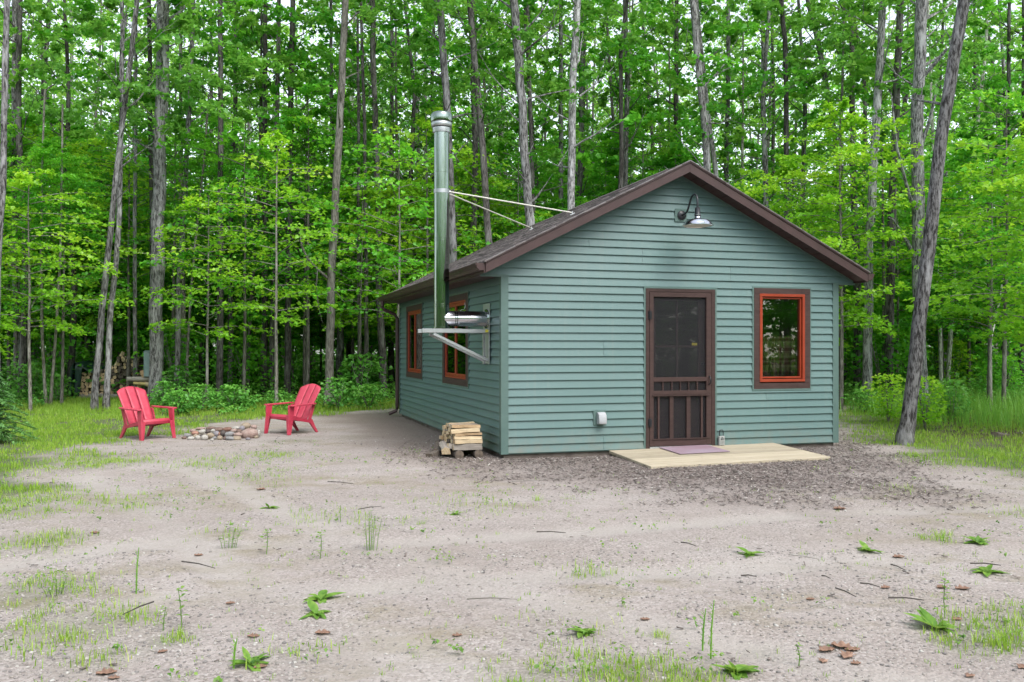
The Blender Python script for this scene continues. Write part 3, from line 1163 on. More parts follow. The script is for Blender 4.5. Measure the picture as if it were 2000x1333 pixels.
# ------------------------------------------------------------------ wall lamp
lamp = thing('barn_lamp', 'zinc barn lamp on a black gooseneck under the gable peak', 'lamp', C(2.452, 0, 3.074), TH)
MB().box(-.088, .088, -.030, -.001, -.087, .087).build('mount_block', MAT['trimgreen'], lamp, bevel=.003)
MY = Matrix.Rotation(R(90), 4, 'X')
MB().lathe([(.062, 0), (.062, .012), (.05, .022), (.02, .03), (.002, .031)], 20, Matrix.Translation((.008, -.0305, 0)) @ MY).build('wall_plate', MAT['black'], lamp, smooth=40)
pts = [(.008, -.05, 0), (.008, -.12, .004), (.008, -.19, .03), (.008, -.24, .10), (.008, -.28, .17), (.008, -.33, .212), (.008, -.39, .222), (.008, -.44, .195), (.008, -.462, .14), (.008, -.465, .08), (.008, -.465, .03)]
MB().tube(pts, .0125, 10).build('gooseneck', MAT['black'], lamp, smooth=60)
ML = Matrix.Translation((.008, -.465, 0))
MB().lathe([(.016, .045), (.034, .035), (.036, -.04), (.040, -.046), (.040, -.075), (.034, -.078)], 20, ML).build('socket_cup', MAT['black'], lamp, smooth=40)
MB().lathe([(.0405, -.052), (.042, -.052), (.042, -.056), (.0405, -.056)], 20, ML).build('ring', MAT['galv'], lamp)
MB().lathe([(.036, -.079), (.042, -.095), (.055, -.105), (.12, -.118), (.155, -.132), (.178, -.165), (.200, -.192), (.203, -.194), (.203, -.198), (.196, -.197), (.172, -.170), (.15, -.138), (.11, -.124), (.04, -.11), (.034, -.09)], 40, ML, close=False).build('lamp_shade', MAT['shade'], lamp, smooth=35)
MB().lathe([(.190, -.1915), (.169, -.172), (.147, -.142), (.109, -.128), (.02, -.116), (.002, -.116)], 32, ML, close=False).build('shade_lining', MAT['enamel'], lamp, smooth=35)
MB().lathe([(.012, -.117), (.02, -.13), (.028, -.15), (.024, -.172), (.002, -.182)], 16, ML, close=False).build('bulb', MAT['white'], lamp, smooth=60)

# ------------------------------------------------------------------ stove chimney
VCH = .644
UCH = -.637
ch = thing('stove_chimney', 'shiny steel stovepipe chimney on a bracket at the cabin side wall', 'chimney', C(0, 0, 0), TH)
PR = .0985
MZ = Matrix.Translation((UCH, VCH, 0))
MB().lathe([(PR, 1.575), (PR, 4.15)], 40, MZ).build('pipe', MAT['chrome'], ch, smooth=40)
for z0, z1, r in ((3.585, 3.605, .102), (2.70, 2.712, .102), (2.73, 2.742, .102), (1.845, 1.857, .102), (1.875, 1.887, .102), (1.566, 1.59, .108)):
    MB().lathe([(PR + .0005, z0), (r, z0 + .002), (r, z1 - .002), (PR + .0005, z1)], 40, MZ, close=False).build('locking_band', MAT['chrome'], ch, smooth=30)
MB().lathe([(PR + .0006, 3.32), (.1035, 3.32), (.1035, 3.37), (PR + .0006, 3.37)], 40, MZ, close=False).build('brace_band', MAT['galv'], ch, smooth=30)
MB().lathe([(PR, 4.10), (.112, 4.105), (.116, 4.14), (.116, 4.165), (.09, 4.17)], 40, MZ).build('cap_collar', MAT['galv'], ch, smooth=30)
MB().lathe([(.128, 4.175), (.135, 4.19), (.136, 4.225), (.13, 4.24)], 40, MZ).build('cap_mesh', MAT['galv'], ch, smooth=30)
MB().lathe([(.141, 4.24), (.144, 4.25), (.145, 4.32), (.138, 4.35), (.11, 4.366), (.05, 4.374), (.002, 4.376)], 40, MZ).build('rain_cap', MAT['chrome'], ch, smooth=50)
zt = 1.70
MXr = Matrix.Translation((0, VCH, zt)) @ Matrix.Rotation(R(90), 4, 'Y')
MB().lathe([(PR, UCH + .02), (PR, -.03)], 40, MXr).build('tee_pipe', MAT['shade'], ch, smooth=40)
for x in (-.47, -.445):
    MB().lathe([(PR + .0005, x - .007), (.102, x - .005), (.102, x + .005), (PR + .0005, x + .007)], 40, MXr, close=False).build('locking_band', MAT['chrome'], ch, smooth=30)
MB().lathe([(PR + .001, -.05), (.125, -.045), (.13, -.034), (PR + .001, -.032)], 40, MXr, close=False).build('wall_collar', MAT['chrome'], ch, smooth=30)
MB().box(-.033, -.0275, PLATE[0] + .02, PLATE[1], 1.11, 1.90).build('wall_plate', MAT['galv'], ch, bevel=.002)
for v in (.50, .77):
    m = MB()
    m.box(-.925, -.034, v - .02, v + .02, 1.512, 1.562)
    m.build('bracket_arm', MAT['galv'], ch, bevel=.003)
    m = MB()
    d = Vector((-.78 + .05, 0, 1.50 - 1.15))
    ln = d.length
    M = Matrix.Translation((-.045, v, 1.15)) @ d.to_track_quat('Z', 'Y').to_matrix().to_4x4()
    m.box(-.018, .018, -.018, .018, 0, ln, M=M)
    m.build('bracket_strut', MAT['galv'], ch, bevel=.003)
    m = MB()
    m.box(-.052, -.0335, v - .022, v + .022, 1.105, 1.51)
    m.build('bracket_post', MAT['galv'], ch, bevel=.003)
m = MB()
m.box(-.80, -.40, .4801, .7899, 1.5625, 1.5665)
m.build('base_plate', MAT['galv'], ch)
MB().box(-.095, -.055, .476, .4795, 1.518, 1.556).build('sticker', MAT['yellow'], ch)
for (u, v) in ((1.19, .70), (1.44, 3.25)):
    z = RT(u) + .03
    a = Vector((UCH + .09, VCH - .02 if v < 1 else VCH + .05, 3.345 if v < 1 else 3.335))
    b = Vector((u, v, z + .02))
    br = MB().tube([a, b], .0098, 8).build('brace', MAT['enamel'], ch, smooth=60)
    m = MB()
    m.box(u - .035, u + .035, v - .02, v + .02, z - .006, z + .006, M=Matrix.Translation((u, v, z)) @ Matrix.Rotation(-math.atan(.5), 4, 'Y') @ Matrix.Translation((-u, -v, -z)))
    m.box(u - .006, u + .006, v - .015, v + .015, z, z + .04)
    m.build('foot_plate', MAT['galv'], br)
    MB().lathe([(.016, -.02), (.016, .02)], 10, Matrix.Translation(a) @ (b - a).to_track_quat('Z', 'Y').to_matrix().to_4x4()).build('clamp', MAT['galv'], br)
m = MB()
mid = Vector((-.35, VCH, zt + PR))
m.tube([mid + Vector((-.04, 0, .0)), mid + Vector((-.02, .0, .018)), mid + Vector((.0, 0, .02)), mid + Vector((.02, 0, .03)), mid + Vector((.03, 0, .07)), mid + Vector((.02, 0, .11))], .003, 5)
m.build('wire', MAT['galv'], ch)

# ------------------------------------------------------------------ curtain inside the front window
cur = MB()
nx = 60
vs = []
for i in range(nx + 1):
    u = -.30 + .60 * i / nx
    w = .02 * math.sin(i * 1.15) + .008 * math.sin(i * 2.7)
    for z in (0, .28, .50, .535, .55):
        vs.append((u, w * (1 if z < .5 else .6) + .02, z + (.012 * math.sin(i * .9) if z > .5 else 0)))
fs = []
for i in range(nx):
    for k in range(4):
        a = i * 5 + k
        fs.append((a, a + 5, a + 6, a + 1))
cur.add(vs, fs)
co = cur.build('curtain', MAT['curtain'], None, loc=C(3.99, .085, .93), recalc=False, smooth=60)
co.rotation_euler = (0, 0, TH)
sm = co.modifiers.new('thick', 'SOLIDIFY')
sm.thickness = .004
tag(co, 'plaid cafe curtain hanging behind the lower half of the front window', 'curtain')

# ------------------------------------------------------------------ deck platform, mat, lock box
dk = thing('deck_platform', 'low pine board platform in front of the screen door', 'deck', C(1.42, -1.27, GZ - .055), TH)
dk.rotation_euler = (R(2.3), R(-.6), TH)
DW, DD = 2.44, 1.245
nb = 9
for i in range(nb):
    y0 = i * DD / nb
    MB().box(0, DW, y0 + .0025, y0 + DD / nb - .0025, .034, .068).build('plank', MAT['deck'], dk, bevel=.003)
for x in (.06, .84, 1.62, 2.38):
    MB().box(x - .019, x + .019, .02, DD - .02, -.02, .0335).build('joist', MAT['deck'], dk)
MB().box(.04, DW - .04, .004, .0195, -.02, .033).build('rim_board', MAT['deck'], dk)
dm = MB()
dm.box(-.36, .36, -.29, .29, 0, .008)
o = dm.build('doormat', MAT['mat'], None, bevel=.004, loc=C(2.49, -.31, -.0005))
o.rotation_euler = (R(2.3), R(-.6), TH + R(1))
tag(o, 'thin mauve doormat lying on the pine platform before the screen door', 'doormat')
lb = thing('lock_box', 'small grey key lock box leaning at the foot of the door frame', 'lock box', C(3.035, -.06, .012), TH)
MB().box(-.042, .042, -.022, .022, 0, .125).build('body', MAT['greybox'], lb, bevel=.006)
MB().tube([(-.028, 0, .12), (-.028, 0, .19), (-.02, 0, .205), (.02, 0, .205), (.028, 0, .19), (.028, 0, .12)], .006, 8).build('shackle', MAT['black'], lb, smooth=60)
for x in (-.012, .012):
    MB().box(x - .009, x + .009, -.0245, -.0225, .078, .094).build('dial', MAT['black'], lb)
MB().lathe([(.007, 0), (.006, .004)], 10, Matrix.Translation((0, -.0225, .106)) @ MY).build('button', MAT['black'], lb)
for k in range(3):
    MB().box(-.026, .026, -.0238, -.0225, .022 + k * .016, .027 + k * .016).build('rib', MAT['galv'], lb)

# ------------------------------------------------------------------ red garden chairs


def make_chair(label, loc, rz):
    t = thing('adirondack_chair', label, 'chair', loc, rz, 'red chairs round the fire ring')
    t.scale = (.84, .84, .82)
    # back: three slats, leaning, arched at the top
    def bk(s, x):         # s 0..1 up the back -> y, z
        cz = .24 + .72 * s
        return .44 + .36 * s + .05 * s * s - .10 * (x * x) * 2.0 * (1 - .2 * s), cz
    wb, wt_ = .25, .285
    for j in (-1, 0, 1):
        vs, fs = [], []
        ns, nxx = 10, 4
        for i in range(ns + 1):
            s = i / ns
            w = wb + (wt_ - wb) * s
            x0 = w * (-1 + 2 * (j + 1) / 3) + (.008 if j > -1 else 0)
            x1 = w * (-1 + 2 * (j + 2) / 3) - (.008 if j < 1 else 0)
            for k in range(nxx + 1):
                x = x0 + (x1 - x0) * k / nxx
                top = 1 - .9 * (x / .29) ** 2 * .13
                y, z = bk(s * top, x)
                vs.append((x, y, z))
        for i in range(ns):
            for k in range(nxx):
                a = i * (nxx + 1) + k
                fs.append((a, a + 1, a + nxx + 2, a + nxx + 1))
        mb = MB().add(vs, fs)
        o = mb.build('back_slat', MAT['red'], t, recalc=False, smooth=60)
        sm = o.modifiers.new('thick', 'SOLIDIFY')
        sm.thickness = .018
        sm.offset = 0
    vs, fs = [], []  # sheet added behind the slats so the slots between them look dark
    for i in range(9):
        for x in (-.21, -.07, .07, .21):
            y, z = bk(.06 + .9 * i / 8 * (1 - .5 * x * x), x)
            vs.append((x, y + .020, z))
    for i in range(8):
        for k in range(3):
            a = i * 4 + k
            fs.append((a, a + 1, a + 5, a + 4))
    o = MB().add(vs, fs).build('slot_shade_panel', MAT['red'], t, recalc=False, smooth=60)
    sm = o.modifiers.new('thick', 'SOLIDIFY')
    sm.thickness = .005
    # seat with a rolled front edge
    prof = [(-.03, .29), (-.045, .345), (-.025, .378), (.02, .388), (.14, .355), (.30, .295), (.455, .245), (.50, .25), (.50, .228), (.45, .222), (.30, .272), (.14, .330), (.02, .362), (-.015, .352), (-.02, .30)]
    MB().prism(prof, -.265, .265, lambda p, q, s: (s, p, q)).build('seat', MAT['red'], t, bevel=.003, smooth=40)
    for s in (-1, 1):
        # apron under the seat
        MB().prism([(-.02, .30), (.50, .20), (.54, .21), (.54, .26), (.45, .262), (.02, .375), (-.02, .36)], s * .268, s * .29, lambda p, q, x: (x, p, q)).build('seat_rail', MAT['red'], t, bevel=.003)
        # arm: a flat board, wider to the front
        P = [(.285, -.07), (.39, -.07), (.41, -.02), (.405, .2), (.385, .42), (.36, .60), (.30, .62), (.285, .5)]
        MB().prism([(s * x, y) for x, y in P], .555, .582, lambda p, q, z: (p, q, z + q * .02)).build('armrest', MAT['red'], t, bevel=.006, smooth=30)
        # front leg: tapering channel
        m = MB()
        top, bot = .56, 0.0
        vs = []
        for z, yc, hw in ((top, -.01, .075), (.34, -.02, .062), (bot, -.075, .036)):
            for x, y in ((s * .292, yc - hw), (s * .325, yc - hw), (s * .325, yc + hw), (s * .292, yc + hw)):
                xx = x + s * .018 * (top - z) / top
                vs.append((xx, y, z))
        fs = [(0, 1, 2, 3), (8, 9, 10, 11)]
        for a in (0, 4):
            for k in range(4):
                fs.append((a + k, a + (k + 1) % 4, a + 4 + (k + 1) % 4, a + 4 + k))
        m.add(vs, fs)
        m.build('front_leg', MAT['red'], t, bevel=.005)
        # flange that makes the leg an angle section
        m = MB()
        m.prism([(s * .235, .345), (s * .30, .345), (s * .31, .0), (s * .29, .0)], -.10, -.085, lambda p, q, y: (p, y + .03 * (q / .345), q))
        m.build('leg_flange', MAT['red'], t, bevel=.003)
        # rear leg
        m = MB()
        vs = []
        for z, yc, hw in ((.27, .50, .06), (.12, .60, .04), (0, .69, .028)):
            for x, y in ((s * .25, yc - hw), (s * .288, yc - hw), (s * .288, yc + hw), (s * .25, yc + hw)):
                vs.append((x, y, z))
        m.add(vs, fs)
        m.build('rear_leg', MAT['red'], t, bevel=.005)
        # side strut from arm to back
        m = MB()
        m.prism([(.44, .26), (.52, .26), (.62, .556), (.54, .556)], s * .272, s * .296, lambda p, q, x: (x + s * .03 * (q - .26), p, q))
        m.build('side_support', MAT['red'], t, bevel=.004)
    return t


p = at(303, 859)
make_chair('red plastic chair to the left of the fire ring, facing right', (p.x, p.y + .02, GZ - .004), R(54))
p = at(547, 848)
make_chair('red plastic chair to the right of the fire ring, facing left', (p.x, p.y + .02, GZ - .004), R(-34))

# ------------------------------------------------------------------ fire ring stones


def rock_mesh(seed, sub=2):
    bm = bmesh.new()
    bmesh.ops.create_icosphere(bm, subdivisions=sub, radius=1)
    rnd = random.Random(seed)
    o = Vector((rnd.random() * 50, rnd.random() * 50, rnd.random() * 50))
    pl = [(Vector((rnd.gauss(0, 1), rnd.gauss(0, 1), rnd.gauss(0, 1))).normalized(), .72 + .2 * rnd.random()) for _ in range(6)]
    for v in bm.verts:
        c = v.co.copy()
        for n, d in pl:
            e = c.dot(n) - d
            if e > 0:
                c -= n * e * .8
        c *= 1 + .16 * mnoise.noise(c * 1.2 + o) + .05 * mnoise.noise(c * 3.5 + o)
        v.co = c
    me = bpy.data.meshes.new('stone')
    bm.to_mesh(me)
    bm.free()
    me.polygons.foreach_set('use_smooth', [True] * len(me.polygons))
    return me


ROCKS = [rock_mesh(s) for s in range(7)]
SC = {
    'grey': ((0.184, 0.180, 0.177), (0.272, 0.265, 0.262)), 'tan': ((0.245, 0.190, 0.136), (0.340, 0.279, 0.211)), 'pink': ((0.272, 0.184, 0.156), (0.367, 0.279, 0.245)),
    'white': ((0.340, 0.320, 0.286), (0.449, 0.428, 0.394)), 'rust': ((0.150, 0.078, 0.058), (0.245, 0.143, 0.109)), 'dark': ((0.061, 0.051, 0.048), (0.116, 0.095, 0.088)),
    'salmon': ((0.313, 0.160, 0.116), (0.394, 0.231, 0.177)), 'lavender': ((0.197, 0.180, 0.197), (0.279, 0.262, 0.279)), 'brown': ((0.129, 0.085, 0.068), (0.211, 0.150, 0.126)),
}
for k, (a, b) in SC.items():
    t = NT('stone_' + k)
    v = t.coord()
    n = t.noise(v, 1.6, 5)
    c = t.ramp(n, [(.35, a), (.65, b)])
    sp = t.noise(v, 14, 3)
    c = t.mix(t.ramp(sp, [(.6, (0, 0, 0)), (.68, (.6, .6, .6))]), c, tuple(x * .45 for x in a))
    t.principled(c, .8, 0, .3, t.bump(t.noise(v, 7, 5), .35, .06))
    MAT['st_' + k] = t.m
# px centre x, y, width, height (photo zoom), distance, colour, label
STONES = [
    (260, 540, 150, 95, 13.95, 'grey', 'grey tan stone at the far left end of the fire ring'),
    (205, 605, 95, 75, 13.75, 'brown', 'small brown stone on the ground at the left end of the ring'),
    (345, 622, 135, 85, 13.65, 'white', 'whitish low stone, leftmost pale one in the front row'),
    (440, 560, 110, 95, 13.85, 'tan', 'tan stone above the leftmost pale stone of the ring'),
    (490, 603, 105, 95, 13.7, 'white', 'narrow white stone second of the pale ones in the front row'),
    (635, 612, 145, 115, 13.65, 'white', 'large speckled whitish stone in the middle of the front row'),
    (580, 548, 130, 65, 13.85, 'dark', 'flat dark stone wedged above the speckled whitish stone'),
    (745, 543, 165, 115, 13.85, 'tan', 'broad pinkish tan stone left of the lavender stone'),
    (800, 440, 85, 75, 14.05, 'white', 'small white stone on top of the ring near its middle'),
    (870, 505, 115, 125, 13.95, 'lavender', 'upright lavender grey stone near the middle of the ring'),
    (938, 515, 90, 100, 13.95, 'rust', 'rust coloured stone right of the lavender stone'),
    (1010, 495, 105, 125, 13.95, 'dark', 'dark grey upright stone left of the smooth light grey one'),
    (945, 605, 115, 95, 13.68, 'tan', 'tan rounded stone in the front row below the rust one'),
    (1050, 605, 85, 80, 13.68, 'brown', 'small brownish stone in the front row beside the grey one'),
    (1135, 518, 200, 115, 13.85, 'grey', 'smooth light grey egg shaped stone in the second row'),
    (1310, 518, 175, 90, 13.85, 'pink', 'oval pinkish stone between the light grey egg and the big boulder'),
    (1290, 592, 205, 85, 13.65, 'tan', 'long yellowish tan stone at the right of the front row'),
    (1150, 620, 185, 90, 13.62, 'grey', 'grey rounded stone in the front row below the egg shaped one'),
    (1230, 440, 140, 85, 14.05, 'pink', 'pinkish flat stone on top behind the light grey egg'),
    (1340, 455, 125, 95, 14.0, 'brown', 'brownish pink stone on top beside the big boulder'),
    (1555, 510, 330, 225, 13.95, 'pink', 'biggest boulder, pale pink, at the right end of the ring'),
    (1470, 345, 195, 140, 14.35, 'tan', 'large tan stone perched highest behind the biggest boulder'),
    (1395, 395, 110, 120, 14.25, 'lavender', 'lavender stone left of the highest perched stone'),
    (1640, 362, 125, 95, 14.35, 'pink', 'pale pink stone right of the highest perched stone'),
    (1728, 495, 90, 135, 14.05, 'white', 'whitish stone leaning against the right side of the boulder'),
    (1280, 382, 135, 65, 14.6, 'white', 'white flat stone at the back of the ring on the right'),
    (1100, 412, 205, 90, 14.75, 'rust', 'long rust brown stone at the back of the ring'),
    (920, 415, 185, 90, 14.75, 'brown', 'brown stone at the back of the ring near the middle'),
    (745, 395, 200, 85, 14.75, 'brown', 'dark brown stone at the back left of the ring'),
    (570, 458, 145, 95, 14.1, 'white', 'cream rounded stone on top at the left of the ring'),
    (540, 395, 180, 60, 14.7, 'pink', 'flat pinkish stone along the back left of the ring'),
    (430, 492, 150, 90, 14.05, 'salmon', 'salmon pink stone at the upper left of the ring'),
    (390, 445, 125, 85, 14.4, 'pink', 'dusty pink stone behind the salmon one'),
    (700, 455, 125, 90, 14.3, 'dark', 'sooty dark stone inside the ring right of the cream one'),
    (780, 640, 75, 50, 13.55, 'white', 'white pebble sized stone lying before the ring'),
    (830, 590, 95, 60, 13.75, 'grey', 'flat greenish grey stone low in the front middle'),
    (1690, 570, 90, 70, 13.9, 'tan', 'small tan stone at the foot of the big boulder'),
    (1520, 610, 90, 60, 13.62, 'lavender', 'small lavender stone before the big boulder'),
]
for i, (x, y, w, h, d, c, lab) in enumerate(STONES):
    P = atd(340 + x * .095, 800 + y * .095, d)
    o = link('stone', ROCKS[i % 7])
    hw, hh = w * .095 / F * d / 2 * 1.12, h * .095 / F * d / 2 * 1.15
    P.z = max(P.z, GZ + hh * .6)
    o.location = P
    o.scale = (hw, (hw + hh) * .55, hh)
    o.rotation_euler = (random.uniform(-.15, .15), random.uniform(-.15, .15), random.uniform(-.5, .5))
    if not o.data.materials:
        o.data.materials.append(MAT['st_grey'])
    o.material_slots[0].link = 'OBJECT'
    o.material_slots[0].material = MAT['st_' + c]
    tag(o, lab, 'stone', 'stones of the fire ring')

# ------------------------------------------------------------------ small split-wood stack by the cabin corner


def log_mesh(seed, ln, r, splitw=True, name='firewood_log'):
    """a split log lying along x: wedge section with uneven faces; or a round one"""
    rnd = random.Random(seed)
    if splitw:
        sec = rnd.choice([[(-1, -.7), (.9, -.8), (1, .2), (.3, .8), (-.8, .6)], [(-1, -.6), (1, -.7), (.95, .55), (-.9, .7)], [(-1, -.75), (.2, -.9), (1, -.3), (.8, .7), (-.7, .75)]])
        n = len(sec)
    else:
        n = 12
        sec = [(math.cos(2 * math.pi * k / n), math.sin(2 * math.pi * k / n)) for k in range(n)]
    vs = []
    ns = 5
    for i in range(ns + 1):
        x = -ln / 2 + ln * i / ns
        for k, (a, b) in enumerate(sec):
            j = 1 + (.26 if splitw else .05) * (rnd.random() - .5)
            e = (rnd.random() - .5) * .012 if i in (0, ns) else 0
            vs.append((x + e, a * r * j, b * r * j))
    fs, mi = [], []
    for i in range(ns):
        for k in range(n):
            fs.append((i * n + k, (i + 1) * n + k, (i + 1) * n + (k + 1) % n, i * n + (k + 1) % n))
    m = MB()
    if splitw:
        bk_ = rnd.randrange(n)
        m.add(vs, [f for q, f in enumerate(fs) if q % n != bk_], 0)
        m.add(vs, [f for q, f in enumerate(fs) if q % n == bk_], 2)
    else:
        m.add(vs, fs, 0)
    m.add([vs[k] for k in range(n)] + [vs[ns * n + k] for k in range(n)], [tuple(range(n)), tuple(range(2 * n - 1, n - 1, -1))], 1)
    return m


GRPS = 'split firewood stacked by the cabin corner'
LOGV = []
for s in range(6):
    mts = [MAT['split'], MAT['split2']] if s % 3 == 0 else ([MAT['split2'], MAT['split']] if s % 3 == 1 else [MAT['splitg'], MAT['split']])
    LOGV.append(log_mesh(s + 40, .355, .046).mesh('firewood_log', mts + [MAT['logbark']], bevel=.003))
for u, lab in ((-.505, 'round log on the ground, left one of the two under the split stack'), (-.255, 'round log on the ground, right one of the two under the split stack')):
    m = log_mesh(int(u * 1000), 1.0, .056, False)
    o = m.build('firewood_log', [MAT['logbark'], MAT['logendd']], None, smooth=50, loc=C(u, .70, GZ + .045))
    o.rotation_euler = (0, 0, TH + R(90))
    tag(o, lab, 'log', GRPS)
FRONT = [
    ('grey weathered split log at the bottom of the stack front', 4.0, 2), ('pale split log second from the bottom of the stack front', .0, 0), ('cream split log in the middle of the stack front', 0, 3),
    ('thin tan split log just above the middle of the stack front', 0, 1), ('thick straight pale log second from the top of the stack', 0, 0), ('topmost split log of the stack, bark at its left end', 0, 1)]
zz = GZ + .10
for lay in range(6):
    hgt = (.076, .054, .045, .034, .06, .046)[lay]
    for j in range(6):
        if lay == 5 and j > 3:
            continue
        me = LOGV[(FRONT[lay][2] if j == 0 else (lay * 3 + j * 5) % 6)]
        o = link('firewood_log', me)
        uj = -.40 + random.uniform(-.035, .035) + (.012 * (3 - lay) if j == 0 else 0)
        o.location = C(uj, .27 + j * .108 + lay * .012 + random.uniform(-.008, .008), zz + hgt / 2)
        o.scale = (1 + random.uniform(-.08, .06), 1.08, hgt / .066)
        o.rotation_euler = (random.choice([0, 0, math.pi]) if j else 0, random.uniform(-.05, .05), TH + random.uniform(-.07, .07))
        tag(o, FRONT[lay][0] if j == 0 else 'split log in the hidden rows behind the front of the stack', 'log', GRPS)
    zz += hgt
for k, (u, v, z, a, s_, lab) in enumerate(((-.66, .75, .07, 70, 1.2, 'dark barked log leaning at the back left of the split stack'), (-.72, .55, .02, 40, .9, 'short dark piece lying left of the split stack'), (-.64, .45, .10, 84, .9, 'greyish broken piece with pale end beside the split stack'))):
    m = log_mesh(70 + k, .34 * s_, .06, True)
    o = m.build('firewood_log', [MAT['logbark'] if k < 2 else MAT['splitg'], MAT['split'] if k == 2 else MAT['logendd'], MAT['logbark']], None, bevel=.006, loc=C(u, v, GZ + z + .02))
    o.rotation_euler = (0, R(-12), TH + R(a))
    tag(o, lab, 'log', GRPS)

# ------------------------------------------------------------------ long woodpile at the edge of the wood
PD = 25.2
GRPW = 'round logs in the long woodpile'
WV = []
for s in range(6):
    bm_ = log_mesh(90 + s, .45, 1.0, False)
    me = bm_.mesh('pile_log', [MAT['logbark'], MAT['logend'] if s < 3 else MAT['logendd']], smooth=50)
    WV.append(me)
wr = random.Random(8)
XL, XR = (158 - CX) / F * PD, (296 - CX) / F * PD
x = XL
row = 0
zc_ = GZ + .14
while zc_ < 1.12:
    x = XL + (row % 2) * .05 + wr.random() * .02
    while x < XR:
        px = CX + x / PD * F
        top = .64 if px < 206 else (.70 if px < 226 else (1.06 if px < 278 else .62))
        if px > 226 and px < 234:
            top = .85
        r = wr.uniform(.036, .058)
        if zc_ < top:
            far = px > 226
            fresh = wr.random() < (.75 if not far else .38)
            o = link('firewood_log', WV[wr.randrange(3) if fresh else 3 + wr.randrange(3)])
            o.location = (x, PD + wr.uniform(-.07, .05), zc_ + wr.uniform(-.008, .008))
            o.scale = (1, r, r)
            o.rotation_euler = (wr.random() * 6, wr.uniform(-.04, .04), R(90) + wr.uniform(-.06, .06))
            tag(o, 'round log with a fresh tan end stacked in the long woodpile' if fresh else 'round log with a dark weathered end stacked in the long woodpile', 'log', GRPW)
        x += r * 1.75 + .012
    zc_ += .088
    row += 1
o = log_mesh(131, .55, .055, False).build('firewood_log', [MAT['split'], MAT['logend']], None, smooth=50, loc=atd(232, 705, PD))
o.rotation_euler = (0, R(-62), R(10))
tag(o, 'pale log standing slanted on top of the tall part of the woodpile', 'log', GRPW)
for i, (px, py) in enumerate(((240, 703), (247, 705), (255, 701), (264, 701), (272, 702))):
    o = log_mesh(140 + i, .42, .055, True).build('firewood_log', [MAT['split2'] if i < 2 else MAT['logbark'], MAT['split'], MAT['logbark']], None, loc=atd(px, py, PD - .1))
    o.rotation_euler = (wr.random() * 3, wr.uniform(-.4, .2), R(90) + wr.uniform(-.6, .6))
    tag(o, ('pale split chunk, left of two lying on the tall part of the woodpile', 'pale split chunk, right of two lying on the tall part of the woodpile', 'dark chunk on top of the woodpile nearest the pale ones', 'dark chunk at the highest point of the woodpile', 'dark chunk on top at the right end of the woodpile')[i], 'log', GRPW)
for (xa, xb, dd, lab) in ((146, 205, -.22, 'grey bearer log under the left part of the woodpile'), (200, 262, -.25, 'grey bearer log under the middle of the woodpile')):
    a, b = atd(xa, 777, PD + dd), atd(xb, 772, PD + dd)
    o = MB().tube([a, a.lerp(b, .5) + Vector((0, 0, .02)), b], [.065, .06, .055], 10).build('bearer_log', MAT['greylog'], None, smooth=60)
    tag(o, lab, 'log')
# tarp over the left end
vs, fs = [], []
prof = []
for (px, py) in ((146, 782), (147, 770), (149, 752), (150, 735), (152, 720), (155, 709), (163, 706), (172, 710), (182, 716), (192, 719), (203, 720)):
    prof.append(atd(px, py, PD))
nv = 9
for i, p in enumerate(prof):
    for k in range(nv):
        t = k / (nv - 1)
        y = -.36 + .85 * t
        droop = 0
        w = .03 * math.sin(k * 2.1 + i * 1.3) + .02 * math.sin(k * 3.7 - i * 2.1)
        vs.append((p.x + w * (1 if i < 6 else .3), p.y + y + .02 * math.sin(i * 1.9 + k), p.z + (w if i >= 5 else 0) - (.10 * (1 - t * 3) if t < .3 and i >= 6 else 0)))
for i in range(len(prof) - 1):
    for k in range(nv - 1):
        a = i * nv + k
        fs.append((a, a + nv, a + nv + 1, a + 1))
# front flap hanging over the logs' left corner
o_ = len(vs)
for i in range(7):
    for k in range(5):
        px, py = 146 + k * (16 - i * 1.3) / 4 + (0 if i else 2), 712 + i * 11
        q = atd(px, py, PD - .38 - .03 * math.sin(k * 2 + i))
        vs.append(tuple(q))
for i in range(6):
    for k in range(4):
        a = o_ + i * 5 + k
        fs.append((a, a + 1, a + 6, a + 5))
tp = MB().add(vs, fs).build('tarp', MAT['tarp'], None, recalc=False, smooth=70)
sm = tp.modifiers.new('thick', 'SOLIDIFY')
sm.thickness = .01
tag(tp, 'dark green tarp draped over the left end of the woodpile', 'tarp')

# log rack in front of the pile
RD = 22.9
rk = thing('log_rack', 'rustic rack of grey and peeled logs behind the thick grey trunk', 'log rack', at(272, 797 - 7))
ro = rk.location
gx = lambda px, py, d=RD: atd(px, py, d) - Vector(ro)
MB().tube([gx(249, 741), gx(275, 741), gx(310, 740.5), gx(337, 738)], [.062, .066, .068, .064], 10).build('beam', MAT['greylog'], rk, smooth=60)
MB().tube([gx(273.5, 794, 22.9), gx(272.5, 770), gx(272, 747)], [.055, .05, .05], 10).build('post', MAT['peeled'], rk, smooth=60)
MB().tube([gx(331, 792, 22.9), gx(331, 744)], [.055, .05], 10).build('post', MAT['greylog'], rk, smooth=60)
a, b = gx(276, 748, 23.4), gx(294, 753, 22.4)
MB().tube([a, b], [.055, .06], 10).build('cross_log', MAT['split'], rk, smooth=60)
MB().tube([gx(262, 749, 22.9), gx(286, 751, 22.7)], [.04, .04], 8).build('cross_log', MAT['peeled'], rk, smooth=60)
cn = thing('ribbed_canister', 'blue grey ribbed metal canister standing behind the thick grey trunk', 'canister', atd(290, 735.5, RD))
prof = [(.118, 0)]
for i in range(24):
    prof += [(.118, i * .026), (.113, i * .026 + .013)]
prof += [(.122, .622), (.124, .632), (.09, .648), (.002, .655)]
MB().lathe(prof, 24).build('body', MAT['tank'], cn, smooth=40)
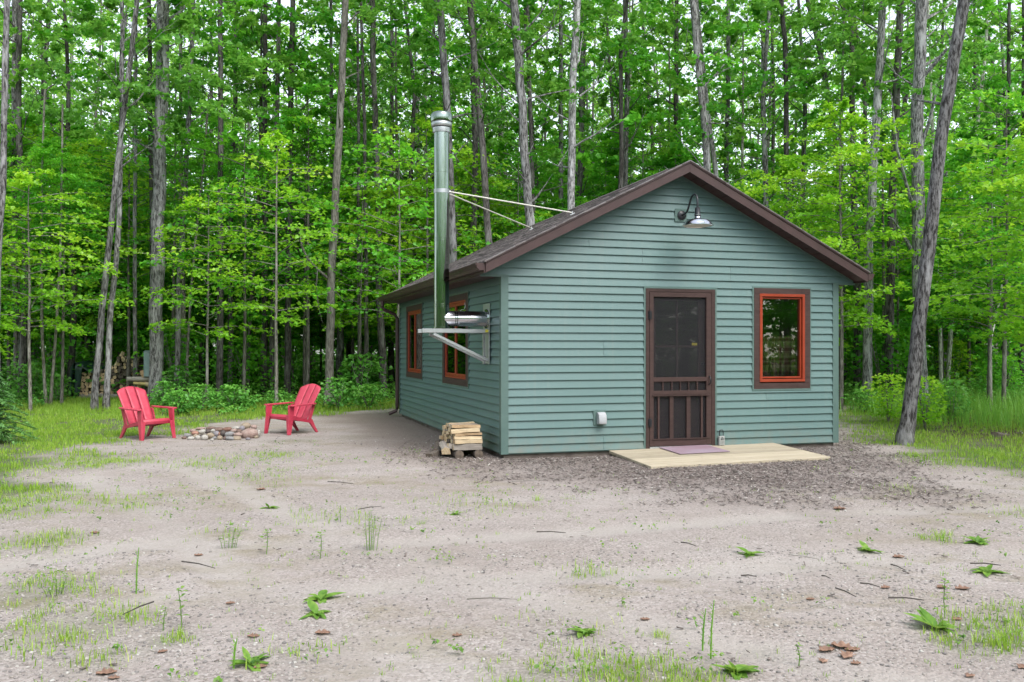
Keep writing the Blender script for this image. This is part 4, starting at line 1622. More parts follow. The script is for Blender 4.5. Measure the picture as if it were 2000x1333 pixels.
MB().tube([(-.1, 0, .61), (-.09, -.08, .63), (0, -.125, .60), (.09, -.08, .63), (.1, 0, .61)], .005, 6).build('bail_handle', MAT['galv'], cn)
o = log_mesh(171, .2, .055, True).build('firewood_log', [MAT['split2'], MAT['split'], MAT['logbark']], None, loc=atd(279.5, 731.5, RD))
o.rotation_euler = (0, R(75), R(20))
tag(o, 'short tan chunk of wood standing on the grey rack beam', 'log')

# ------------------------------------------------------------------ trees


def leaves_mesh(name, C_, N_, D_, S_, tint, mat, wid=.42, fold=.18):
    """kite shaped folded leaves: centre, normal, direction, size arrays"""
    n = len(C_)
    D_ = D_ - N_ * np.sum(D_ * N_, 1, keepdims=True)
    D_ /= np.linalg.norm(D_, axis=1, keepdims=True) + 1e-9
    B_ = np.cross(N_, D_)
    s = S_[:, None]
    base = C_ - D_ * s * .5
    tip = C_ + D_ * s * .5 - N_ * s * .10
    lft = C_ - D_ * s * .08 + B_ * s * wid + N_ * s * fold
    rgt = C_ - D_ * s * .08 - B_ * s * wid + N_ * s * fold
    V = np.stack([base, lft, tip, rgt], 1).reshape(-1, 3)
    o = np.arange(n)[:, None] * 4
    Fc = (o + np.array([[0, 2, 1, 0, 3, 2]])).reshape(-1)
    return npmesh(name, V, Fc, 3, mat, np.repeat(tint, 4))


def unit(v):
    return v / (np.linalg.norm(v, axis=1, keepdims=True) + 1e-9)


def spray_leaves(rng, base, az, ln, rise, droop, n, width, size):
    """one flat spray of leaves along a branch; returns centres, normals, directions"""
    t = rng.uniform(.12, 1, n) ** .8
    d = np.array([math.cos(az), math.sin(az), 0])
    p = np.array([-d[1], d[0], 0])
    lat = rng.normal(0, .42, n) * width * (1.12 - .75 * t)
    z = rise * t - droop * t * t - .22 * np.abs(lat) * .6 + rng.normal(0, .045, n)
    Cn = base + d * (t * ln)[:, None] + p * lat[:, None] + np.array([0, 0, 1.0]) * z[:, None]
    N = unit(np.array([0, 0, 1.0]) + rng.normal(0, .48, (n, 3)))
    Dn = unit(d * .9 + p * np.sign(lat)[:, None] * .7 + np.array([0, 0, -.25]) + rng.normal(0, .35, (n, 3)))
    return Cn, N, Dn, rng.uniform(.55, 1.25, n) * size


def understory(seed, Ht, rad, nspray, per, mat, size=.105, z0=.22):
    rng = np.random.default_rng(seed)
    cs, ns, ds, ss, ts = [], [], [], [], []
    branches = []
    for i in range(nspray):
        h = Ht * (z0 + (1 - z0) * ((i + rng.random()) / nspray))
        az = i * 2.399 + rng.normal(0, .5)
        rel = (h / Ht - z0) / (1 - z0)
        ln = rad * (.45 + .75 * math.sin(math.pi * min(1, .18 + rel * .8))) * rng.uniform(.65, 1.15)
        if rel > .9:
            ln *= .6
        rise, droop = ln * rng.uniform(.15, .5), ln * rng.uniform(.15, .45)
        base = np.array([0, 0, h])
        c, n, d, s = spray_leaves(rng, base, az, ln, rise, droop, int(per * rng.uniform(.6, 1.3)), ln * .42, size)
        cs.append(c), ns.append(n), ds.append(d), ss.append(s)
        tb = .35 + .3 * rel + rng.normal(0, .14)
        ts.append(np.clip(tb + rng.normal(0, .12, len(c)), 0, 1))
        branches.append((h, az, ln, rise, droop))
    me = leaves_mesh('crown', np.vstack(cs), np.vstack(ns), np.vstack(ds), np.concatenate(ss), np.concatenate(ts), mat)
    m = MB()
    tr = random.Random(seed)
    pts, rad_ = [], []
    bx, by = 0, 0
    for i in range(7):
        f = i / 6
        pts.append((bx, by, -.1 + (Ht + .1) * f))
        bx += tr.uniform(-.05, .05) * .5
        by += tr.uniform(-.05, .05) * .5
        rad_.append(.008 + (.010 + Ht * .0045) * (1 - f))
    m.tube(pts, rad_, 7)
    for h, az, ln, rise, droop in branches:
        q = []
        for t in (0, .35, .7, .95):
            q.append((math.cos(az) * ln * t, math.sin(az) * ln * t, h + rise * t - droop * t * t - .01))
        m.tube(q, [.011, .008, .005, .002], 4, cap=False)
    return m.mesh('trunk', MAT['barkC'], smooth=60), me


def canopy(seed, rad, ht, nclump, per, mat, size=.15):
    """crown centred on its base point at z = 0, ht tall"""
    rng = np.random.default_rng(seed)
    cs, ns, ds, ss, ts = [], [], [], [], []
    for i in range(nclump):
        f = rng.random()
        r = rad * math.sqrt(max(0, math.sin(math.pi * (.12 + .84 * f)))) * math.sqrt(rng.random())
        az = rng.random() * 6.283
        c0 = np.array([r * math.cos(az), r * math.sin(az), ht * f])
        k = int(per * rng.uniform(.4, 1.5))
        ln = rng.uniform(.7, 1.6)
        c, n_, d_, s_ = spray_leaves(rng, c0, rng.random() * 6.283, ln, ln * rng.uniform(-.1, .35), ln * rng.uniform(.15, .5), k, ln * .36, size)
        cs.append(c)
        ns.append(unit(n_ + rng.normal(0, .3, (k, 3))))
        ds.append(d_)
        ss.append(s_ * rng.uniform(.8, 1.2))
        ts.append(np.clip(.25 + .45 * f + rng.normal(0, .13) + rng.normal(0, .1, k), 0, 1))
    return leaves_mesh('crown', np.vstack(cs), np.vstack(ns), np.vstack(ds), np.concatenate(ss), np.concatenate(ts), mat)


def trunk_mb(path, rads, seed, nlimb=8, limb0=.4, n=11, root=True):
    """tapering trunk along path with limbs; path points relative to the base"""
    rnd = random.Random(seed)
    P = [Vector(p) for p in path]
    # resample
    seg = [0]
    for a, b in zip(P, P[1:]):
        seg.append(seg[-1] + (b - a).length)
    tot = seg[-1]
    N = max(14, int(tot / .55))
    pts, rs = [], []

    def samp(s):
        for i in range(len(P) - 1):
            if s <= seg[i + 1] or i == len(P) - 2:
                t = (s - seg[i]) / max(1e-6, seg[i + 1] - seg[i])
                return P[i].lerp(P[i + 1], t), rads[i] + (rads[i + 1] - rads[i]) * t
    ks = [0, .12, .3, .6] + [tot * i / N for i in range(1, N + 1) if tot * i / N > .7]
    for s in ks:
        p, r = samp(s)
        if 0 < s < tot:
            p = p + Vector((rnd.uniform(-1, 1), rnd.uniform(-1, 1), 0)) * r * .16
        if root and s < .5:
            r *= 1 + .42 * (1 - s / .5) ** 2
        pts.append(p)
        rs.append(r)
    pts[0] = pts[0] - Vector((0, 0, .12))
    m = MB()
    m.tube(pts, rs, n, wob=.13, seed=seed % 97)
    for i in range(nlimb):
        s = tot * (limb0 + (1 - limb0) * (i + rnd.random()) / nlimb)
        p, r = samp(s)
        az = rnd.random() * 6.283
        ln = rnd.uniform(.7, 2.6) * (1.0 if s > tot * .5 else .6)
        up = rnd.uniform(.25, 1.0)
        d = Vector((math.cos(az), math.sin(az), up)).normalized()
        r0 = min(r * .42, .05) * rnd.uniform(.5, 1)
        q = [p]
        for k in range(1, 5):
            q.append(q[-1] + d * ln / 4)
            d = (d + Vector((rnd.uniform(-.25, .25), rnd.uniform(-.25, .25), rnd.uniform(-.08, .25)))).normalized()
        m.tube(q, [r0, r0 * .75, r0 * .5, r0 * .3, .004], 5, cap=False)
        if ln > 1.2:
            d2 = (d + Vector((rnd.uniform(-.9, .9), rnd.uniform(-.9, .9), .1))).normalized()
            m.tube([q[2], q[2] + d2 * ln * .25, q[2] + d2 * ln * .5 + Vector((0, 0, .05))], [r0 * .4, r0 * .25, .003], 4, cap=False)
    return m


CROWNS = [canopy(200 + i, 2.0 + .22 * i, 7.0 + .3 * i, 46, 54, MAT['leafC'] if i % 3 else MAT['leaf'], .145) for i in range(6)]
UNDER = [understory(300 + i, 5.0 + .6 * i, 1.75 + .1 * (i % 3), 50, 120, MAT['leaf'], .115, .26) for i in range(5)]
UNDERB = [understory(330 + i, 5.2 + .8 * i, 2.0, 54, 120, MAT['leafB'], .105, .26) for i in range(3)]

# main trees: base (px, py) on the ground or (px, distance) with hidden base, path up the photo, widths in photo pixels, bark
EDGE = 'tall trees along the edge of the wood'
TREES = [
    # label, base px, base py or None, distance or None, [(px, py)...], w0, w1, bark
    ('thickest grey trunk at left, between the woodpile and the red chair', 303, 790, None, [(306, 600), (311, 350), (319, 0)], 27, 23, 'barkD'),
    ('slim grey trunk leaning right before the covered woodpile', 183, 802, None, [(191, 700), (200, 600), (216, 450), (231, 315), (262, 52), (268, 0)], 13, 9, 'barkA'),
    ('slim grey trunk in front of the woodpile, right of the leaning one', 207, 800, None, [(212, 680), (217, 600), (229, 500), (235, 336), (238, 200), (239, 0)], 12, 8, 'barkA'),
    ('trunk cut by the left edge of the photo, high up', -8, None, 17, [(-5, 500), (6, 350), (9, 150), (14, 0)], 13, 11, 'barkA'),
    ('grey trunk second from the left edge with a bare side limb', 36, 775, None, [(32, 600), (29, 368), (30, 150), (30, 0)], 15, 12, 'barkA'),
    ('dark trunk curving right near the left edge', 45, 757, None, [(52, 683), (63, 473), (79, 262), (97, 0)], 12, 8, 'barkB'),
    ('thin sapling stem left of two that meet before the woodpile', 90, 796, None, [(82, 656), (80, 500), (83, 300)], 6, 4, 'barkC'),
    ('thin sapling stem right of two that meet before the woodpile', 98, 796, None, [(109, 650), (118, 500), (121, 330)], 6, 4, 'barkC'),
    ('grey trunk behind the green tarp', 146, 720, None, [(146, 640), (142, 400), (139, 0)], 9, 6, 'barkA'),
    ('dark straight trunk just left of the thickest grey trunk', 297, 752, None, [(298, 446), (294, 262), (291, 0)], 11, 8, 'barkB'),
    ('thin grey trunk left of the thickest trunk, upper half in leaves', 264, 735, None, [(263, 472), (265, 250), (266, 0)], 8, 6, 'barkA'),
    ('grey trunk bending right, first one right of the thickest trunk', 345, 722, None, [(349, 577), (362, 367), (370, 210), (378, 10)], 11, 8, 'barkA'),
    ('thin stem leaning right above the ferns left of the right chair', 362, 735, None, [(372, 580), (383, 457), (400, 300)], 5, 4, 'barkC'),
    ('tall dark trunk midway between the two red chairs', 428, 742, None, [(430, 600), (431, 315), (430, 0)], 13, 9, 'barkB'),
    ('dark kinked trunk right beside the one midway between the chairs', 449, 738, None, [(451, 650), (449, 440), (459, 210), (461, 60)], 11, 8, 'barkB'),
    ('slender pale stem leaning right, left of the right chair', 483, 757, None, [(485, 690), (495, 520), (503, 430), (509, 250)], 8, 5, 'barkC'),
    ('dark mossy trunk left of two close together behind the right chair', 517, 752, None, [(517, 600), (517, 315), (518, 40)], 13, 9, 'barkB'),
    ('dark trunk right of two close together behind the right chair', 531, 757, None, [(531, 690), (536, 525), (543, 105), (545, 0)], 11, 8, 'barkB'),
    ('straight grey brown trunk rising behind the right chair', 561, 772, None, [(562, 690), (567, 262), (572, 0)], 13, 10, 'barkB'),
    ('smooth pale trunk right of the right chair with a broken dead branch', 642, 795, None, [(643, 700), (650, 480), (663, 262), (675, 0)], 17, 13, 'barkC'),
    ('mottled dark trunk standing left of the cabin gutter', 749, 780, None, [(747, 680), (739, 562), (741, 470), (735, 300), (729, 120), (728, 0)], 15, 10, 'barkB'),
    ('dark trunk in the shade left of the mottled trunk by the gutter', 702, 745, None, [(701, 480), (700, 200)], 8, 6, 'barkB'),
    ('second dark trunk in the shade left of the mottled trunk', 716, 748, None, [(715, 480), (712, 250), (706, 60)], 9, 6, 'barkB'),
    ('trunk directly behind the steel chimney pipe', 886, None, 21, [(884, 480), (880, 342), (873, 205), (866, 126), (860, 0)], 17, 14, 'barkA'),
    ('dark trunk just right of the chimney cap', 956, None, 22, [(954, 480), (942, 270), (931, 162), (920, 29), (918, 0)], 15, 12, 'barkB'),
    ('thick trunk with a white lichen patch above the left roof slope', 1040, None, 21.5, [(1038, 450), (1026, 324), (1019, 198), (1010, 90), (1003, 0)], 19, 16, 'barkA'),
    ('thin dark trunk tight behind the white patched one', 1043, None, 25, [(1042, 432), (1035, 180), (1030, 36), (1029, 0)], 9, 8, 'barkB'),
    ('slim straight trunk above the upper chimney brace end', 1096, None, 27, [(1096, 396), (1095, 180), (1096, 0)], 10, 8, 'barkA'),
    ('pale topped trunk above the left roof slope', 1114, None, 22, [(1116, 400), (1117, 252), (1120, 144), (1129, 0)], 16, 14, 'barkD'),
    ('very thin dark trunk right of the pale topped one', 1137, None, 31, [(1138, 389), (1141, 144), (1143, 0)], 7, 5, 'barkB'),
    ('trunk rising over the middle of the left roof slope', 1219, None, 26, [(1221, 356), (1222, 288), (1226, 144), (1220, 0)], 10, 9, 'barkA'),
    ('thin trunk slanting left over the middle of the roof', 1277, None, 34, [(1275, 288), (1258, 72), (1253, 0)], 8, 6, 'barkB'),
    ('dark trunk rising just left of the roof peak', 1320, None, 28, [(1320, 317), (1321, 54), (1322, 0)], 10, 8, 'barkB'),
    ('grey trunk bending left, left of the pair behind the roof peak', 1386, None, 23, [(1382, 330), (1375, 240), (1362, 110), (1354, 0)], 16, 13, 'barkA'),
    ('leaning trunk, right of the pair behind the roof peak', 1408, None, 24, [(1400, 338), (1391, 290), (1381, 210), (1372, 130)], 11, 9, 'barkA'),
    ('straight dark trunk above the right roof slope', 1538, None, 24, [(1537, 405), (1535, 101), (1525, 0)], 11, 9, 'barkB'),
    ('leaning grey trunk high above the right roof slope', 1650, None, 27, [(1640, 330), (1626, 236), (1602, 101), (1579, 0)], 12, 10, 'barkA'),
    ('grey trunk with a mossy foot just right of the cabin corner', 1693, 790, None, [(1694, 700), (1697, 472), (1714, 202), (1722, 34), (1724, 0)], 19, 14, 'barkD'),
    ('dark furrowed trunk left of the twin trunks at right', 1736, 757, None, [(1735, 700), (1741, 472), (1751, 202), (1758, 0)], 18, 13, 'barkB'),
    ('front one of the twin trunks at right, leaning out over the lawn', 1767, 868, None, [(1778, 780), (1790, 690), (1805, 550), (1829, 371), (1849, 202), (1884, 0)], 28, 22, 'barkA'),
    ('upright one of the twin trunks at right, standing behind', 1801, 800, None, [(1799, 700), (1794, 560), (1795, 472), (1791, 236), (1802, 0)], 25, 22, 'barkD'),
    ('slender dark trunk that forks above the right roof end', 1690, None, 27, [(1688, 300), (1690, 170), (1672, 60), (1663, 0)], 9, 7, 'barkB'),
    ('white birch stem leaning right beyond the twin trunks', 1850, 738, None, [(1855, 675), (1866, 526), (1879, 452), (1900, 324), (1925, 100)], 9, 6, 'birch'),
    ('short white birch stem nearest the twin trunks', 1838, 735, None, [(1836, 640), (1830, 540), (1828, 420)], 8, 6, 'birch'),
    ('dark slim trunk near the right edge behind the tall grass', 1965, 745, None, [(1964, 506), (1968, 300), (1970, 100)], 9, 7, 'barkB'),
    ('dark trunk cut by the right edge of the photo', 1996, 745, None, [(1996, 560), (2000, 300), (2002, 0)], 13, 10, 'barkB'),
    ('dark stout trunk between the cabin corner and the mossy foot trunk', 1675, 772, None, [(1674, 560), (1668, 360), (1664, 200)], 16, 11, 'barkB'),
    ('thin brown stem hugging the cabin right corner', 1641, 784, None, [(1640, 560), (1642, 400), (1644, 210)], 9, 5, 'barkC'),
    ('slanting thin birch pole in the dark wood at right', 1925, 742, None, [(1938, 650), (1952, 590)], 5, 4, 'birch'),
]
tree_spots = []
for i, (lab, bx, by, dist, path, w0, w1, bark) in enumerate(TREES):
    if by is not None:
        B = at(bx, by)
        d = B.y
        if d > 25 and bx > 170:
            d = 22.5 + (i * 37 % 40) / 10
            B = Vector(((bx - CX) / F * d, d, GZ))
    else:
        d = dist
        B = Vector(((bx - CX) / F * d, d, GZ))
    rel = [Vector((0, 0, 0))]
    for px, py in path:
        q = atd(px, py, d) - B
        rel.append(q)
    r0, r1 = w0 / 2 / F * d, w1 / 2 / F * d
    zl = rel[-1].z
    thin = w0 < 7
    # carry on above the picture
    top = max(zl + 2.0, 13.5 + 3 * random.random()) if not thin else zl + 1.5
    dr = (rel[-1] - rel[-2]).normalized()
    dr = (dr + Vector((random.uniform(-.03, .03), random.uniform(-.05, .05), .6))).normalized()
    e = rel[-1] + dr * (top - zl)
    zs = [p.z for p in rel]
    rads = [r0 + (r1 - r0) * (z / max(.1, zl)) for z in zs] + [max(.02, r1 * .35)]
    rel.append(e)
    for p in rel[1:]:
        p.y += 0.0
    nl = 5 if thin else random.randint(14, 20)
    m = trunk_mb(rel, rads, 500 + i, nl, .33)
    if 'bare side limb' in lab:
        s = rel[2]
        m.tube([atd(30, 120, d) - B, atd(46, 95, d) - B, atd(62, 62, d) - B, atd(66, 30, d) - B], [.05, .04, .025, .008], 6)
    if 'broken dead branch' in lab:
        m.tube([atd(641, 545, d) - B, atd(622, 528, d - .3) - B, atd(600, 505, d - .4) - B, atd(589, 480, d - .4) - B, atd(586, 455, d - .4) - B], [.035, .03, .028, .025, .012], 7)
        m.tube([atd(620, 527, d - .3) - B, atd(618, 560, d - .4) - B, atd(622, 600, d - .5) - B, atd(630, 632, d - .5) - B], [.012, .010, .008, .003], 5)
        m.tube([atd(645, 520, d) - B, atd(680, 545, d + .3) - B, atd(712, 566, d + .4) - B], [.012, .008, .003], 5)
        m.tube([atd(648, 560, d) - B, atd(672, 590, d - .3) - B, atd(700, 583, d - .3) - B], [.010, .007, .003], 5)
    if 'upright one' in lab:
        for pp in (((1795, 430), (1775, 380), (1752, 290), (1740, 180)), ((1793, 300), (1815, 240), (1828, 180)), ((1794, 160), (1830, 120), (1850, 95)), ((1797, 520), (1770, 470), (1745, 430), (1735, 425))):
            m.tube([atd(px, py, d - .15 * k) - B for k, (px, py) in enumerate(pp)], [.055, .04, .028, .010][:len(pp)], 6)
    t = thing('tree', lab, 'tree', B, 0, EDGE)
    t.name = 'birch_tree' if 'birch' in lab else 'forest_tree'
    m.build('trunk', MAT[bark], t, smooth=60, recalc=False)
    cr = link('crown', CROWNS[i % 6], t)
    if thin:
        cr.data = UNDER[i % 5][1]
        cr.location = (rel[-1].x * .7, rel[-1].y * .7, max(1.6, zl - 2.6))
        cr.scale = (.55, .55, .5)
    else:
        low = top - 7.2
        k = min(1, low / max(.1, top))
        cr.location = (rel[-2].x * .45 + e.x * .55 * .8, e.y * .6, low)
        sc = random.uniform(.85, 1.05)
        cr.scale = (sc, sc, random.uniform(.9, 1.05))
        cr.rotation_euler = (0, 0, random.random() * 6)
    tree_spots.append((B.x, B.y))

# deeper trees of the wood, and the trees that close the clearing behind the camera and to both sides
FILL = []
for s in range(7):
    rnd = random.Random(900 + s)
    hh = 13 + rnd.random() * 3
    lean = [rnd.uniform(-.9, .9), rnd.uniform(-.6, .6)]
    path = [(0, 0, 0)]
    for k in range(1, 6):
        f = k / 5
        path.append((lean[0] * f * f + rnd.uniform(-.12, .12), lean[1] * f * f + rnd.uniform(-.12, .12), hh * f))
    r0 = rnd.uniform(.07, .13)
    FILL.append((trunk_mb(path, [r0 * (1 - .72 * k / 5) for k in range(6)], 950 + s, 24, .3, 9).mesh('trunk', MAT[('barkB', 'barkA', 'barkB', 'barkC', 'barkB', 'barkA', 'birch')[s]], smooth=60, recalc=False), path[-1], hh))


def filler(x, y, label, group, r, low=None, sc=1.0):
    s = r.randrange(7) if r.random() < .86 else r.randrange(6)
    if s == 6 and r.random() < .6:
        s = 2
    me, e, hh = FILL[s]
    t = thing('forest_tree', label, 'tree', (x, y, GZ), r.random() * 6.28, group)
    t.scale = (sc, sc, r.uniform(.9, 1.1) * sc)
    link('trunk', me, t)
    c = link('crown', CROWNS[r.randrange(6)], t)
    c.location = (e[0] * .7, e[1] * .7, hh - 7.2 if low is None else low)
    c.rotation_euler = (0, 0, r.random() * 6)
    k = r.uniform(.9, 1.15)
    c.scale = (k, k, k)


def free(x, y, dmin, spots):
    return all((x - a) ** 2 + (y - b) ** 2 > dmin * dmin for a, b in spots)


def in_clear(x, y):
    u = (x - CAB.x) * math.cos(TH) + (y - CAB.y) * math.sin(TH)
    v = -(x - CAB.x) * math.sin(TH) + (y - CAB.y) * math.cos(TH)
    return -1.5 < u < W + 1.5 and -3 < v < L + 2.0


fr = random.Random(77)
deep = []
tries = 0
while len(deep) < 135 and tries < 9000:
    tries += 1
    y = fr.uniform(24, 52)
    x = fr.uniform(-.64, .64) * y
    if in_clear(x, y) or not free(x, y, 1.05, tree_spots) or not free(x, y, 1.25, deep):
        continue
    deep.append((x, y))
    side = 'left' if x < -y * .13 else ('right' if x > y * .34 else 'middle')
    lab = {'left': 'slim trunk deep in the wood behind the red chairs', 'right': 'slim trunk deep in the wood right of the cabin', 'middle': 'slim trunk deep in the wood behind the cabin'}[side]
    filler(x, y, lab, 'slim trees deep in the wood, ' + {'left': 'behind the chairs', 'right': 'right of the cabin', 'middle': 'behind the cabin'}[side], fr, low=fr.choice([None, None, 4.6, 3.6]), sc=fr.uniform(.9, 1.15))
for i in range(64):          # behind the camera
    a = R(176 + 188 * (i + .5) / 64)
    rr_ = fr.uniform(21, 34)
    filler(math.cos(a) * rr_, math.sin(a) * rr_ + 2, 'slim tree closing the clearing behind the viewpoint', 'trees behind the viewpoint', fr, low=fr.choice([.8, 2.5, 5]))
for sx in (-1, 1):
    for i in range(9):
        filler(sx * fr.uniform(12.5, 19) + (2 if sx > 0 else -1.5), 1 + i * 2.3, 'slim tree at the side of the clearing', 'trees at the sides of the clearing', fr)

# understory maples with layered bright leaves
us = []


def maple(x, y, label, group, mesh, sc, rz):
    t = thing('young_maple', label, 'tree', (x, y, GZ), rz, group)
    t.scale = (sc,) * 3
    link('trunk', mesh[0], t)
    link('crown', mesh[1], t)
    us.append((x, y))


def mp(px, d):
    return (px - CX) / F * d, d


GRPM = 'young maples with layered leaves'
for px, d, b, k, sc, lab in [
    (1643, 20.5, 1, 2, 1.0, 'bright young maple right above the cabin right roof end'),
    (1560, 22.5, 1, 1, 1.02, 'bright young maple behind the right roof slope'),
    (2075, 14.5, 1, 0, 1.0, 'bright young maple reaching in from the right edge'),
    (1930, 21.0, 0, 2, 1.0, 'leafy young maple behind the white birch stems'),
    (1750, 24.5, 0, 3, 1.0, 'leafy young maple behind the twin trunks'),
    (790, 22.0, 1, 0, .95, 'yellowish young maple left of the steel chimney'),
    (930, 24.0, 1, 1, .9, 'yellowish young maple between chimney and roof'),
    (690, 23.5, 0, 4, .98, 'leafy young maple right of the smooth pale trunk'),
    (600, 25.0, 0, 3, 1.0, 'leafy young maple behind the right red chair'),
    (500, 24.0, 0, 2, 1.0, 'leafy young maple above the ferns between the chairs'),
    (400, 25.5, 0, 4, 1.05, 'leafy young maple right of the thickest grey trunk'),
    (255, 24.5, 0, 1, 1.05, 'leafy young maple above the woodpile'),
    (120, 23.0, 0, 3, 1.0, 'leafy young maple above the green tarp'),
    (30, 21.0, 0, 2, 1.0, 'leafy young maple above the spruce sapling'),
    (-60, 19.5, 1, 1, .9, 'leafy young maple reaching in from the left edge'),
    (160, 27.0, 1, 2, 1.05, 'bright young maple high behind the leaning trunks at left'),
    (330, 29.0, 1, 0, 1.05, 'bright young maple high behind the thickest trunk'),
    (1080, 27.0, 0, 2, 1.0, 'leafy young maple behind the left roof slope'),
    (1230, 28.0, 0, 4, 1.0, 'leafy young maple behind the middle of the roof'),
    (1440, 27.0, 0, 3, 1.05, 'leafy young maple behind the roof peak'),
    (1840, 26.0, 1, 1, 1.0, 'bright young maple behind the leaning twin trunk'),
]:
    if px < 1500 and px > 0:
        d += 4.2
        sc *= 1.22
    x, y = mp(px, d)
    maple(x, y, lab, GRPM, UNDERB[k % 3] if b else UNDER[k % 5], sc, fr.random() * 6)
SPARSE = [understory(360 + i, 5.2 + .7 * i, 1.9, 34, 62, MAT['leaf'] if i % 2 else MAT['leafB'], .115, .32) for i in range(4)]
for k, (px, d, sc, lab) in enumerate([
    (60, 19.5, 1.0, 'thin young maple near the left edge, leaves before the trunks'), (120, 21.5, .95, 'thin young maple above the tarp, leaves before the trunks'),
    (250, 24.2, 1.1, 'thin young maple between the woodpile trunks and the thickest trunk'), (340, 24.5, 1.15, 'thin young maple just right of the thickest trunk'),
    (405, 21.0, .95, 'thin young maple before the dark trunks above the fire ring'), (475, 22.5, 1.15, 'thin young maple right of the fire ring, among dark trunks'),
    (540, 20.5, .95, 'thin young maple right behind the right red chair'), (600, 24.0, 1.15, 'thin young maple left of the smooth pale trunk'),
    (700, 23.6, 1.1, 'thin young maple right of the smooth pale trunk'), (775, 20.8, 1.05, 'thin young maple left of the gutter end'),
    (835, 22.5, 1.1, 'thin young maple directly left of the chimney cap'), (1725, 23.5, 1.2, 'thin young maple left of the twin trunks'),
    (1935, 19.5, 1.05, 'thin young maple over the tall grass at right'), (1960, 20.0, 1.2, 'thin young maple over the tall grass at the right edge'),
]):
    x, y = mp(px, d)
    maple(x, y, lab, GRPM, SPARSE[k % 4], sc, fr.random() * 6)
n0 = 0
tries = 0
while n0 < 165 and tries < 9000:
    tries += 1
    y = 25.8 + 24 * fr.random() ** 1.4
    x = fr.uniform(-.68, .68) * y
    if in_clear(x, y) or not free(x, y, 1.1, us) or not free(x, y, .8, tree_spots):
        continue
    n0 += 1
    bright = fr.random() < .3
    side = 'behind the chairs' if x < -y * .13 else ('right of the cabin' if x > y * .34 else 'behind the cabin')
    maple(x, y, 'young maple among the dark trunks ' + side, 'young maples in the wood ' + side, UNDERB[fr.randrange(3)] if bright else UNDER[fr.randrange(5)], fr.uniform(.8, 1.35), fr.random() * 6)

for i in range(46):
    a = R(178 + 184 * (i + .5) / 46)
    q = fr.uniform(17, 27)
    maple(math.cos(a) * q, math.sin(a) * q + 2, 'young maple closing the clearing behind the viewpoint', 'young maples behind the viewpoint', UNDER[i % 5], fr.uniform(.9, 1.25), fr.random() * 6)

# leaves of the far wood, one mass
rng = np.random.default_rng(5)
n = 38000
yy = rng.uniform(46, 72, n)
xx = rng.uniform(-.95, .95, n) * yy
zz_ = np.where(rng.random(n) < .75, 6.0 * rng.random(n) ** 1.4 - .1, rng.uniform(5, 13, n))
keep = (fbm(np.column_stack([xx + yy * .7, zz_ * 1.6]), .35, 4) > .52) | (zz_ < 4)
xx, yy, zz_ = xx[keep], yy[keep], zz_[keep]
n = len(xx)
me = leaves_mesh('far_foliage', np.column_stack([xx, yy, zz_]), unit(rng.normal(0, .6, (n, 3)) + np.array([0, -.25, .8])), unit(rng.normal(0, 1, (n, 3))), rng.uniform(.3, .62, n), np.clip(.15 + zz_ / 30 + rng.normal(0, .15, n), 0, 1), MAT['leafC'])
tag(link('far_foliage', me), 'leaves of the far wood seen as one mass', 'foliage', kind='stuff')
n = 150000
yy = rng.uniform(54, 74, n)
xx = rng.uniform(-.75, .75, n) * yy
zz_ = 6 + 20 * rng.random(n) ** 1.15
g_ = fbm(np.column_stack([xx * .8 + yy * .5, zz_ * 1.1]), .55, 14)
keep = rng.random(n) < np.clip((g_ - .30) * 4.0, .06, 1) * np.clip(1.25 - zz_ / 34, .3, 1)
xx, yy, zz_ = xx[keep], yy[keep], zz_[keep]
n = len(xx)
me = leaves_mesh('far_canopy', np.column_stack([xx, yy, zz_]), unit(rng.normal(0, .6, (n, 3)) + np.array([0, -.25, .8])), unit(rng.normal(0, 1, (n, 3))), rng.uniform(.2, .36, n), np.clip(.35 + zz_ / 50 + rng.normal(0, .16, n), 0, 1), MAT['leafC'])
tag(link('far_canopy', me), 'pale leaves of the far tree tops seen as one mass', 'foliage', kind='stuff')
n = 60000
az_ = rng.uniform(math.pi * .92, math.pi * 2.08, n)
rd_ = rng.uniform(30, 44, n)
zz_ = np.where(rng.random(n) < .6, rng.uniform(-.1, 6, n), rng.uniform(4, 13, n))
me = leaves_mesh('rear_foliage', np.column_stack([np.cos(az_) * rd_, np.sin(az_) * rd_ + 2, zz_]), unit(rng.normal(0, .6, (n, 3)) + np.array([0, .25, .8])), unit(rng.normal(0, 1, (n, 3))), rng.uniform(.22, .5, n), np.clip(.1 + zz_ / 26 + rng.normal(0, .15, n), 0, 1), MAT['leafC'])
tag(link('rear_foliage', me), 'leaves of the wood behind the viewpoint as one mass', 'foliage', kind='stuff')

